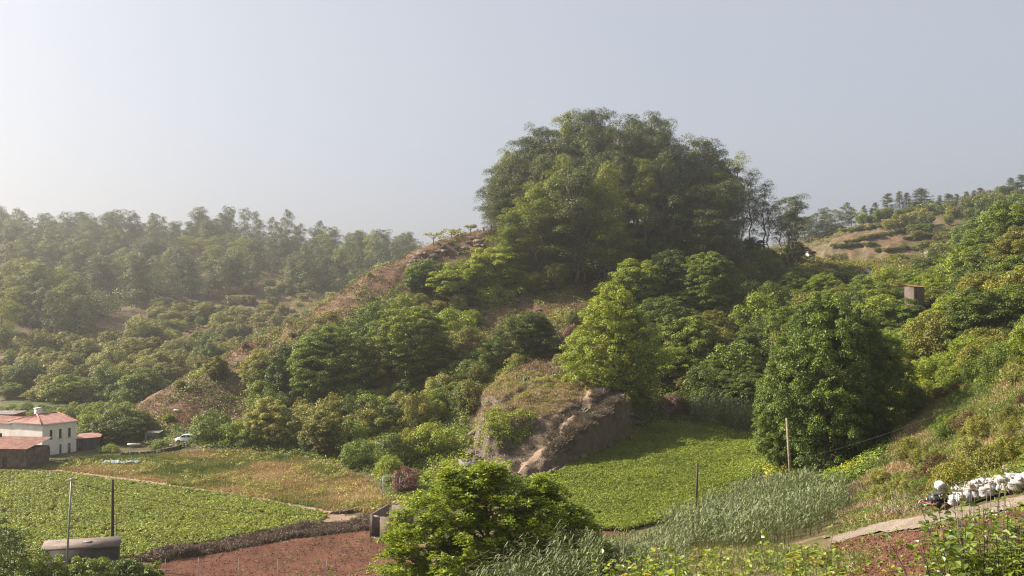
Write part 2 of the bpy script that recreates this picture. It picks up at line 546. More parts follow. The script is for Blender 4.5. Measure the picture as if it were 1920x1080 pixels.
M['rock'] = solid_mat('weathered_rock', [(.25, (.055, .042, .034)), (.45, (.12, .092, .068)), (.6, (.20, .155, .115)), (.8, (.30, .25, .20))], .35, bump=.9, bscale=2.2, fine=.5)
M['concrete'] = solid_mat('old_concrete', [(.25, (.10, .085, .075)), (.5, (.21, .185, .165)), (.8, (.33, .295, .26))], .8, bump=.2, fine=.4)
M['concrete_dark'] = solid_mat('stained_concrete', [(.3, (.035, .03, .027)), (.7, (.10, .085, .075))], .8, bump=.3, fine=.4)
M['stone_wall'] = solid_mat('dry_stone', [(.3, (.04, .03, .026)), (.5, (.10, .075, .06)), (.75, (.20, .16, .13))], 1.6, bump=.8, bscale=3, fine=.6)
M['slab'] = solid_mat('weathered_brown_slab', [(.3, (.10, .075, .062)), (.7, (.20, .155, .13))], .9, fine=.4)
M['metal'] = solid_mat('grey_galvanised_metal', [(.3, (.22, .23, .22)), (.7, (.32, .33, .31))], 2, rough=.5, metallic=.4)
M['wood'] = solid_mat('dark_weathered_wood', [(.3, (.035, .026, .02)), (.7, (.085, .065, .05))], 4, bump=.3)
M['wood_pale'] = solid_mat('pale_weathered_wood', [(.3, (.16, .12, .085)), (.7, (.32, .26, .19))], 3, bump=.3)
M['cable'] = solid_mat('black_cable', [(.3, (.05, .05, .05)), (.7, (.07, .07, .07))], 1)
M['glass_dark'] = solid_mat('dark_window_glass', [(.3, (.015, .014, .014)), (.7, (.03, .028, .026))], 1, rough=.25)
M['shutter'] = solid_mat('brown_painted_shutter', [(.3, (.07, .045, .035)), (.7, (.11, .075, .06))], 3)
M['door_green'] = solid_mat('grey_green_door', [(.3, (.07, .085, .075)), (.7, (.12, .135, .12))], 2)
M['white_paint'] = solid_mat('white_paint', [(.3, (.62, .62, .60)), (.7, (.78, .78, .77))], 2, rough=.35)
M['car_paint'] = solid_mat('white_car_paint', [(.3, (.70, .71, .73)), (.7, (.78, .79, .80))], .5, rough=.25, spec=.6)
M['rubber'] = solid_mat('black_rubber', [(.3, (.015, .015, .015)), (.7, (.03, .03, .03))], 5)
M['sack'] = solid_mat('white_woven_sack', [(.3, (.27, .265, .26)), (.7, (.50, .49, .485))], 1.8, rough=.6, bump=.5, bscale=7)
M['crate_black'] = solid_mat('black_plastic', [(.3, (.02, .02, .022)), (.7, (.05, .05, .055))], 3, rough=.4)
M['red_paint'] = solid_mat('red_painted_frame', [(.3, (.30, .05, .03)), (.7, (.42, .10, .06))], 3, rough=.5)
M['green_plastic'] = solid_mat('pale_green_plastic', [(.3, (.25, .42, .33)), (.7, (.33, .50, .40))], 3, rough=.4)
M['blue_net'] = solid_mat('blue_grey_netting', [(.3, (.16, .22, .30)), (.7, (.28, .36, .44))], 3, rough=.6)


def stained_wall():
    m, t, o = nt('whitewashed_wall')
    a = nz(t, .42, 6, rough=.7); b = nz(t, 2.2, 5, rough=.75)
    f = mth(t, 'MULTIPLY', mth(t, 'MULTIPLY', mth(t, 'SUBTRACT', a, .50), 7, True), mth(t, 'MULTIPLY', mth(t, 'SUBTRACT', b, .48), 9, True))
    tc = t.nodes.new('ShaderNodeTexCoord'); sx = t.nodes.new('ShaderNodeSeparateXYZ'); t.links.new(tc.outputs['Object'], sx.inputs[0])
    low = mth(t, 'MULTIPLY', mth(t, 'SUBTRACT', 1.2, sx.outputs[2]), .5, True)
    f = mth(t, 'ADD', f, mth(t, 'MULTIPLY', low, mth(t, 'MULTIPLY', mth(t, 'SUBTRACT', b, .45), 5, True)), True)
    base = ramp(t, [(.3, (.66, .61, .55)), (.7, (.80, .77, .72))], nz(t, .8, 5))
    c = mixc(t, base, (.30, .26, .22), mth(t, 'MULTIPLY', f, .4))
    p = t.nodes.new('ShaderNodeBsdfPrincipled'); t.links.new(c, p.inputs['Base Color']); p.inputs['Roughness'].default_value = .9
    t.links.new(p.outputs[0], o.inputs[0])
    return m


M['wall'] = stained_wall()


def tile_mat(name, stops):
    m, t, o = nt(name)
    c = ramp(t, stops, mth(t, 'ADD', mth(t, 'MULTIPLY', nz(t, 1.0, 4), .6), mth(t, 'MULTIPLY', nz(t, 7, 2), .4)))
    p = t.nodes.new('ShaderNodeBsdfPrincipled'); t.links.new(c, p.inputs['Base Color']); p.inputs['Roughness'].default_value = .85
    t.links.new(p.outputs[0], o.inputs[0])
    return m


M['tile'] = tile_mat('rose_clay_tiles', [(.35, (.19, .085, .068)), (.5, (.30, .14, .115)), (.65, (.38, .21, .17))])
M['tile_old'] = tile_mat('old_lichened_tiles', [(.35, (.06, .04, .03)), (.45, (.15, .06, .042)), (.55, (.24, .095, .065)), (.7, (.30, .17, .12))])


def ground_mat():
    m, t, o = nt('terrain_ground')
    ge = t.nodes.new('ShaderNodeNewGeometry'); P = ge.outputs['Position']

    def att(n):
        a = t.nodes.new('ShaderNodeAttribute'); a.attribute_name = n; return a.outputs['Fac']
    big = nz(t, .035, 5, vec=P); mid = nz(t, .25, 5, vec=P); fine = nz(t, 2.2, 5, vec=P, rough=.75)
    mixn = mth(t, 'ADD', mth(t, 'MULTIPLY', mid, .6), mth(t, 'MULTIPLY', fine, .4))
    green = ramp(t, [(.3, (.03, .04, .014)), (.5, (.06, .075, .022)), (.7, (.10, .11, .035))], mixn)
    dry = ramp(t, [(.3, (.055, .034, .023)), (.45, (.11, .066, .043)), (.6, (.18, .112, .072)), (.75, (.27, .185, .125))], mixn)
    soil = ramp(t, [(.3, (.11, .042, .026)), (.5, (.17, .072, .045)), (.7, (.24, .115, .075))], mixn)
    rock = ramp(t, [(.3, (.05, .038, .03)), (.5, (.11, .085, .065)), (.7, (.20, .155, .12))], mixn)
    f1 = mth(t, 'ADD', att('dry'), mth(t, 'MULTIPLY', mth(t, 'SUBTRACT', mid, .5), 1.6), True)
    c = mixc(t, green, dry, f1)
    f2 = mth(t, 'ADD', att('soil'), mth(t, 'MULTIPLY', mth(t, 'SUBTRACT', mid, .5), .8), True)
    f2 = mth(t, 'MULTIPLY', f2, mth(t, 'MULTIPLY', att('soil'), 4, True))
    c = mixc(t, c, soil, f2)
    sep = t.nodes.new('ShaderNodeSeparateXYZ'); t.links.new(ge.outputs['True Normal'], sep.inputs[0])
    st_ = mth(t, 'MULTIPLY', mth(t, 'SUBTRACT', .72, sep.outputs[2]), 6, True)
    c = mixc(t, c, rock, st_)
    p = t.nodes.new('ShaderNodeBsdfPrincipled'); t.links.new(c, p.inputs['Base Color']); p.inputs['Roughness'].default_value = .95
    p.inputs['Specular IOR Level'].default_value = .15
    b = t.nodes.new('ShaderNodeBump'); b.inputs['Strength'].default_value = .8; b.inputs['Distance'].default_value = .25
    t.links.new(mixn, b.inputs['Height']); t.links.new(b.outputs[0], p.inputs['Normal'])
    t.links.new(p.outputs[0], o.inputs[0])
    return m


def soil_mat(name, stops, row_dir=None, rowscale=1.0, rowamt=.0):
    m, t, o = nt(name)
    ge = t.nodes.new('ShaderNodeNewGeometry'); P = ge.outputs['Position']
    a = nz(t, .3, 5, vec=P); f_ = nz(t, 3.5, 6, vec=P, rough=.8)
    f = mth(t, 'ADD', mth(t, 'MULTIPLY', a, .45), mth(t, 'MULTIPLY', f_, .55))
    c = ramp(t, stops, f)
    p = t.nodes.new('ShaderNodeBsdfPrincipled'); t.links.new(c, p.inputs['Base Color']); p.inputs['Roughness'].default_value = .95
    p.inputs['Specular IOR Level'].default_value = .1
    b = t.nodes.new('ShaderNodeBump'); b.inputs['Strength'].default_value = .9; b.inputs['Distance'].default_value = .15
    t.links.new(f_, b.inputs['Height']); t.links.new(b.outputs[0], p.inputs['Normal'])
    t.links.new(p.outputs[0], o.inputs[0])
    return m


M['ground'] = ground_mat()
M['red_soil'] = soil_mat('red_ploughed_soil', [(.34, (.055, .024, .016)), (.48, (.105, .046, .030)), (.6, (.155, .075, .050)), (.72, (.27, .17, .125))])
M['field_soil'] = soil_mat('field_soil', [(.3, (.05, .03, .016)), (.7, (.12, .08, .04))])
M['path'] = soil_mat('pale_track_surface', [(.35, (.12, .095, .072)), (.5, (.21, .17, .135)), (.65, (.29, .24, .20))])
M['dirt'] = soil_mat('pinkish_bare_earth', [(.3, (.15, .10, .068)), (.5, (.27, .19, .135)), (.7, (.38, .285, .21))])

# ------------------------------------------------------------------ terrain zones
POLY_FIELD_L = [(-700, 900), (0, 886), (110, 888), (250, 905), (430, 930), (600, 962), (616, 972), (590, 985), (480, 1000), (350, 1028), (245, 1046), (150, 1062), (0, 1120), (-700, 1120)]
POLY_FIELD_R = [(955, 905), (1040, 893), (1110, 858), (1185, 815), (1230, 796), (1320, 800), (1420, 822), (1440, 860), (1420, 900), (1360, 945), (1300, 975), (1240, 985), (1160, 1000), (1040, 990), (940, 980)]
POLY_SOIL_L = [(290, 1100), (290, 1056), (470, 1028), (560, 1012), (690, 996), (780, 1000), (820, 1100), (620, 1140)]
POLY_SOIL_R = [(1560, 1022), (1640, 1006), (1740, 993), (1850, 968), (2100, 925), (2200, 1150), (1500, 1150), (1570, 1060)]
POLY_SOIL_M = [(1100, 985), (1160, 1000), (1300, 1003), (1310, 1018), (1200, 1030), (1100, 1010)]
POLY_BAND = [(0, 868), (130, 862), (300, 850), (460, 848), (580, 862), (690, 900), (735, 945), (700, 965), (640, 962), (600, 957), (430, 925), (250, 900), (110, 883), (0, 881)]

GPX, GPY = PR(GX, GY, GZ)
dry = np.full(GZ.shape, .45)
dry = np.where(inpoly(GPX, GPY, [(240, 790), (250, 750), (480, 610), (700, 480), (800, 440), (940, 410), (940, 470), (820, 500), (700, 560), (560, 640), (460, 800)]) & (GR < 300), .95, dry)
dry = np.where(inpoly(GPX, GPY, [(900, 530), (1090, 500), (1120, 700), (900, 720)]) & (GR < 260), .9, dry)
dry = np.where(inpoly(GPX, GPY, [(1000, 600), (1500, 560), (1500, 800), (1200, 800)]) & (GR < 260) & (GR > 170), .35, dry)
dry = np.where((GR > 300) & (GA < 0.1), .65, dry)
dry = np.where((GR > 300) & (GA > 0.1), .45, dry)
dry = np.where((GA > .3) & (GR < 150), .5, dry)
dry = np.where(inpoly(GPX, GPY, [(0, 750), (260, 745), (240, 800), (0, 800)]) & (GR > 200), .0, dry)
soilw = np.zeros(GZ.shape)
soilw = np.where(inpoly(GPX, GPY, [(100, 660), (260, 560), (560, 560), (700, 540), (560, 720), (200, 760)]) & (GR > 280), .12, soilw)
soilw = np.where(inpoly(GPX, GPY, [(1545, 470), (1570, 440), (1700, 425), (1700, 452), (1720, 465), (1720, 478), (1640, 485)]) & (GR > 350), .2, soilw)
soilw = np.where(inpoly(GPX, GPY, [(1860, 385), (1925, 345), (1930, 372), (1890, 385)]) & (GR > 350), .5, soilw)
dry = np.where(inpoly(GPX, GPY, [(1545, 470), (1600, 435), (1720, 410), (1730, 440), (1720, 478), (1640, 485)]) & (GR > 350), .6, dry)
dry = np.where(inpoly(GPX, GPY, [(1860, 385), (1925, 345), (1930, 372), (1890, 385)]) & (GR > 350), 1.2, dry)
soilw = np.where(inpoly(GPX, GPY, POLY_BAND) & (GR < 220), .25, soilw)
nA, nR = GZ.shape
idx = np.arange(nA * nR).reshape(nA, nR)
q = np.stack([idx[:-1, :-1], idx[:-1, 1:], idx[1:, 1:], idx[1:, :-1]], -1).reshape(-1, 4)
tv = np.stack([GX, GY, GZ], -1).reshape(-1, 3)
tm_ = new_mesh('terrain', tv, q, np.full(len(q), 4), [M['ground']], smooth=True)
for nm, arr in (('dry', dry), ('soil', soilw)):
    a_ = tm_.attributes.new(nm, 'FLOAT', 'POINT'); a_.data.foreach_set('value', arr.ravel().astype(np.float32))
tag(link('terrain', tm_), None, None, kind='structure')


def world_poly(poly, dmax=1400):
    return [hit(*p, dmax=dmax)[:2] for p in poly]


def sheet(name, poly, off, mat, step=.35, edge=.5, furrow=None, thick=False, dens=1):
    """a sheet that follows the ground inside a pixel-outlined patch"""
    wp = []
    for i in range(len(poly)):
        a = poly[i]; b = poly[(i + 1) % len(poly)]
        for k in range(4):
            wp.append(hit(a[0] + (b[0] - a[0]) * k / 4, a[1] + (b[1] - a[1]) * k / 4)[:2])
    w = np.array(wp)
    xs = np.arange(w[:, 0].min() - 1, w[:, 0].max() + 1, step); ys = np.arange(w[:, 1].min() - 1, w[:, 1].max() + 1, step)
    X, Y = np.meshgrid(xs, ys, indexing='ij')
    jx = (noise(X, Y, 1.5, 5) - .5) * 2 * edge; jy = (noise(X, Y, 1.5, 9) - .5) * 2 * edge
    ins = inpoly(X + jx, Y + jy, wp)
    Z = T(X, Y) + off
    if furrow is not None:
        Z = Z + furrow(X, Y)
    n0, n1 = X.shape
    id_ = np.arange(n0 * n1).reshape(n0, n1)
    qq = np.stack([id_[:-1, :-1], id_[1:, :-1], id_[1:, 1:], id_[:-1, 1:]], -1)
    keep = ins[:-1, :-1] & ins[1:, :-1] & ins[1:, 1:] & ins[:-1, 1:]
    qq = qq[keep]
    us, inv = np.unique(qq, return_inverse=True)
    vv = np.stack([X, Y, Z], -1).reshape(-1, 3)[us]
    me = new_mesh(name, vv, inv.reshape(-1, 4), np.full(len(qq), 4), [mat], smooth=True)
    o = link(name, me)
    tag(o, None, None, kind='structure')
    return wp


def rand_in(rng, wp, n):
    w = np.array(wp); lo = w.min(0); hi = w.max(0)
    out = np.zeros((0, 2))
    while len(out) < n:
        p = lo + (hi - lo) * rng.random((n * 2, 2))
        out = np.concatenate([out, p[inpoly(p[:, 0], p[:, 1], wp)]])
    return out[:n]


def plough(d, sp_, amp):
    c, s = math.cos(d), math.sin(d)
    return lambda X, Y: amp * np.sin((X * c + Y * s) / sp_ * 2 * math.pi + fbm(X, Y, 3, 4, 2) * 1.5) + (fbm(X, Y, .8, 77, 3) - .5) * amp * 2.2


wp_fl = sheet('field_soil', POLY_FIELD_L, .06, M['field_soil'], .7)
wp_fr = sheet('field_soil', POLY_FIELD_R, .06, M['field_soil'], .7)
wp_sl = sheet('ploughed_soil', POLY_SOIL_L, .10, M['red_soil'], .22, .8, plough(.3, .9, .012))
wp_sr = sheet('ploughed_soil', POLY_SOIL_R, .07, M['red_soil'], .12, .4, plough(2.4, 1.5, .03))
wp_sm = sheet('ploughed_soil', POLY_SOIL_M, .07, M['red_soil'], .25, .6)
PATH_P = [(1545, 1008), (1640, 985), (1740, 968), (1850, 948), (1935, 928), (2110, 890), (2110, 915), (1935, 948), (1850, 966), (1740, 991), (1640, 1004), (1570, 1022)]
wp_path = sheet('dirt_track', PATH_P, .09, M['path'], .15, .3)
sheet('earth_bank', [(-100, 880), (40, 876), (160, 868), (300, 880), (430, 905), (600, 945), (700, 985), (690, 992), (560, 975), (430, 935), (250, 908), (110, 890), (0, 888), (-100, 890)], .075, M['dirt'], .35, .9)

def wedge(rng, n, a0, a1, r0, r1):
    th = np.arctan(rng.uniform(a0, a1, n)); r = np.exp(rng.uniform(math.log(r0), math.log(r1), n))
    return np.stack([r * np.sin(th), r * np.cos(th)], 1)


# ------------------------------------------------------------------ tree prototypes
def branchy(mb, rng, base, top, r0, n=5, bend=.12):
    base = np.array(base, float); top = np.array(top, float)
    t = np.linspace(0, 1, n)[:, None]
    L = np.linalg.norm(top - base)
    p = base + (top - base) * t + rng.normal(size=(n, 3)) * bend * L * .25 * np.sin(t * math.pi)
    mb.tube(p, np.linspace(r0, r0 * .3, n), 5)
    return p


def make_broadleaf(seed, H=10.0, Wd=8.0, low=.12, nclump=130, per=170, leaf=.22, clump=.11, wide_at=.45, cone=.0, lump=.28):
    rng = np.random.default_rng(seed)
    # crown envelope: radius as a function of height, plus lumps
    cz = H * (low + (1 - low) * .5); az = H * (1 - low) * .5
    d = rdir(rng, nclump * 3)
    d = d[d[:, 2] > -.92][:nclump]
    lob = rdir(rng, 9); la = rng.random(9) * lump * 2 - lump * .6
    lm = 1 + np.sum(np.maximum(d @ lob.T, 0) ** 6 * la[None], 1)
    u = rng.random(len(d)) ** .28
    zrel = d[:, 2] * u
    taper = 1 - cone * (zrel * .5 + .5)
    rc = clump * Wd * (.75 + .55 * rng.random(len(d)))
    cen = np.stack([d[:, 0] * u * lm * (Wd / 2 - rc) * taper, d[:, 1] * u * lm * (Wd / 2 - rc) * taper, cz + zrel * (az - rc * .6) * (0.85 + .15 * lm)], 1)
    V_, k = clump_leaves(rng, cen, rc, per, leaf, leaf * .62)
    ct = rng.random(len(d)) * .45 + .12 + (d[:, 2] * .5 + .5) * .12
    tint = np.clip(ct[k] + rng.normal(size=len(k)) * .13 + .08, 0, 1)
    mb = MB()
    tr = branchy(mb, rng, (0, 0, -.6), (Wd * .02, 0, cz + az * .3), H * .022 + .05, 7)
    for j in rng.choice(len(cen), min(16, len(cen)), replace=False):
        s_ = tr[min(1 + int(cen[j, 2] / H * 5), 5)]
        branchy(mb, rng, s_, cen[j], H * .009 + .02, 4)
    return mb, V_, tint, H, Wd


def make_euc(seed, H=24.0, Wd=9.0, low=.35, nb=16, per=110, leaf=.30, openness=.5):
    rng = np.random.default_rng(seed)
    mb = MB()
    tr = branchy(mb, rng, (0, 0, -.8), (rng.normal() * .5, rng.normal() * .5, H * .93), H * .011 + .05, 9, .1)
    cens = []; rads = []
    for i in range(nb):
        f = low + (1 - low) * (i + .5) / nb
        base = tr[min(int(f * .86 * 8), 7)] * 1.0
        w_ = Wd * .5 * (math.sin(min(1, (1 - f) / (1 - low) * 1.15 + .12) * math.pi * .62) ** .7)
        a = i * 2.4 + rng.random() * 1.0
        end = np.array([math.cos(a) * w_ * (.6 + .4 * rng.random()), math.sin(a) * w_ * (.6 + .4 * rng.random()), H * f])
        branchy(mb, rng, base, end, H * .004 + .02, 4)
        m_ = 3 if openness < .6 else 2
        for j in range(m_):
            t_ = .55 + .5 * rng.random()
            c_ = base + (end - base) * t_ + rng.normal(size=3) * Wd * .075
            cens.append(c_); rads.append(Wd * (.12 + .10 * rng.random()))
    cens.append(tr[-1] + np.array([0, 0, H * .03])); rads.append(Wd * .09)
    cens = np.array(cens); rads = np.array(rads)
    V_, k = clump_leaves(rng, cens, rads, per, leaf, leaf * .34, up=.4, rnd=.6, droop=.15, squash=.85, shell=.6)
    ct = rng.random(len(cens)) * .5 + .1
    tint = np.clip(ct[k] + rng.normal(size=len(k)) * .14 + .05, 0, 1)
    return mb, V_, tint, H, Wd


def make_pine(seed, H=14.0, Wd=6.0, low=.25):
    rng = np.random.default_rng(seed)
    mb = MB(); mb.tube([(0, 0, -.5), (0, .05, H * .5), (0, 0, H * .97)], [.22, .14, .04], 5)
    cens = []; rads = []
    nb = 8
    for i in range(nb):
        f = low + (1 - low) * (i + rng.random() * .6) / nb
        w_ = Wd * .5 * (1 - ((f - low) / (1 - low)) ** 1.7) ** .8 * (.6 + .6 * rng.random()) + .35
        for j in range(5):
            a = j * 1.26 + i + rng.random() * .9
            r = w_ * (.55 + .55 * rng.random())
            e = np.array([math.cos(a) * r, math.sin(a) * r, H * f + r * .25 + rng.normal() * .3])
            mb.tube([(0, 0, H * f), e], [.06, .02], 4, False)
            for q_ in (.6, 1.0):
                cens.append(e * np.array([q_, q_, 1])); rads.append(Wd * (.10 + .07 * rng.random()))
    cens.append(np.array([0, 0, H])); rads.append(.6)
    cens = np.array(cens); rads = np.array(rads)
    V_, k = clump_leaves(rng, cens, rads, 60, .42, .12, up=.3, rnd=.9, squash=1.0, shell=.25)
    tint = np.clip(rng.random(len(cens))[k] * .6 + rng.normal(size=len(k)) * .12 + .1, 0, 1)
    return mb, V_, tint, H, Wd


PROTO = {}


def proto(key, mats, gen, bark, **kw):
    mb, V_, tint, H, Wd = gen(**kw)
    tv_ = np.concatenate(mb.v)
    for mk in mats:
        tm = new_mesh('trunk', tv_, mb.f, mb.sz, [M[bark]], smooth=True)
        cm = leaf_mesh('crown', V_, M[mk], tint)
        # one-mesh version for trees too small to show their parts
        nf = len(mb.sz); nl = len(V_) // 4
        PROTO[(key, mk)] = (tm, cm, H, Wd)
        PROTO[(key, mk, 'one')] = (lambda mk=mk, tv_=tv_, mb=mb, V_=V_, nf=nf, nl=nl, tint=tint: new_mesh(
            'small_tree', np.concatenate([tv_, V_]), np.concatenate([np.array(mb.f), np.arange(4 * nl) + len(tv_)]),
            np.concatenate([np.array(mb.sz), np.full(nl, 4)]), [M[bark], M[mk]],
            np.concatenate([np.zeros(nf), np.ones(nl)]), np.concatenate([np.zeros(nf), tint])))


ONE = {}


def one_mesh(key, mk):
    if (key, mk) not in ONE:
        ONE[(key, mk)] = PROTO[(key, mk, 'one')]()
    return ONE[(key, mk)], PROTO[(key, mk)][2], PROTO[(key, mk)][3]


ALLB = ['leaf_mid', 'leaf_dark', 'leaf_bright', 'leaf_olive', 'leaf_grey']
for s in range(3):
    proto('oak%d' % s, ALLB, make_broadleaf, 'bark', seed=11 + s, H=10, Wd=8, low=-.03, nclump=220, per=190, leaf=.22, clump=.085, lump=.7)
for s in range(3):
    proto('bush%d' % s, ALLB + ['leaf_russet', 'leaf_red'], make_broadleaf, 'bark', seed=41 + s, H=4, Wd=5, low=-.15, nclump=110, per=85, leaf=.17, clump=.115, lump=.85)
for s in range(2):
    proto('grand%d' % s, ['leaf_mid', 'leaf_bright', 'leaf_dark'], make_broadleaf, 'bark', seed=31 + s, H=25, Wd=17, low=-.02, nclump=760, per=150, leaf=.28, clump=.050, lump=.6, cone=.3)
for s in range(4):
    proto('euc%d' % s, ['leaf_euc', 'leaf_euc_b'], make_euc, 'bark_pale', seed=71 + s, H=26, Wd=10, low=(.3, .22, .12, .45)[s], nb=(22, 26, 30, 16)[s], per=(270, 270, 250, 210)[s], leaf=.40, openness=(.3, .3, .3, .7)[s])
for s in range(2):
    proto('feuc%d' % s, ['leaf_euc', 'leaf_euc_b'], make_euc, 'bark_pale', seed=91 + s, H=22, Wd=10, low=.16, nb=16, per=150, leaf=.52, openness=.3)
for s in range(2):
    proto('foak%d' % s, ALLB, make_broadleaf, 'bark', seed=101 + s, H=8, Wd=8, low=0, nclump=90, per=80, leaf=.36, clump=.115, lump=.8)
for s in range(4):
    proto('pine%d' % s, ['leaf_pine'], make_pine, 'bark', seed=121 + s, low=(.2, .3, .15, .35)[s], Wd=(6, 7, 7.5, 5.5)[s])


def place(name, key, mk, x, y, h, w, label, cat, group=None, rz=None, single=False, zoff=0.0):
    g = float(T(x, y)) + zoff
    if rz is None:
        rz = (x * 7.13 + y * 3.71) % 6.283
    if single:
        me, H, Wd = one_mesh(key, mk)
        o = link(name, me, None, (x, y, g - .2), rz, (w / Wd, w / Wd, h / H))
        return tag(o, label, cat, group)
    tm, cm, H, Wd = PROTO[(key, mk)]
    e = bpy.data.objects.new(name, None); COL.objects.link(e)
    e.location = (x, y, g - .1); e.rotation_euler = (0, 0, rz); e.scale = (w / Wd, w / Wd, h / H)
    link('trunk', tm, e); link('crown', cm, e)
    return tag(e, label, cat, group)


def tree_at(name, key, mk, px, ytop, Y, wpx, label, cat='tree', group=None, hmin=1.0, single=False):
    """a tree whose top is seen at (px, ytop), standing on the ground at distance Y (or, if Y is ('b', py), where the ground is seen at py)"""
    if isinstance(Y, tuple):
        Y = hit(px, Y[1])[1] + wpx / F * 90
    x, y, zt = C(px, ytop, Y)
    g = float(T(x, y))
    w = wpx / F * Y
    h = max(zt - g, hmin, w * .78)
    zo = min(0.0, zt - g - h) if zt - g < w * .78 else 0.0
    return place(name, key, mk, x, y, h, w, label, cat, group, single=single, zoff=max(zo, -h * .55))


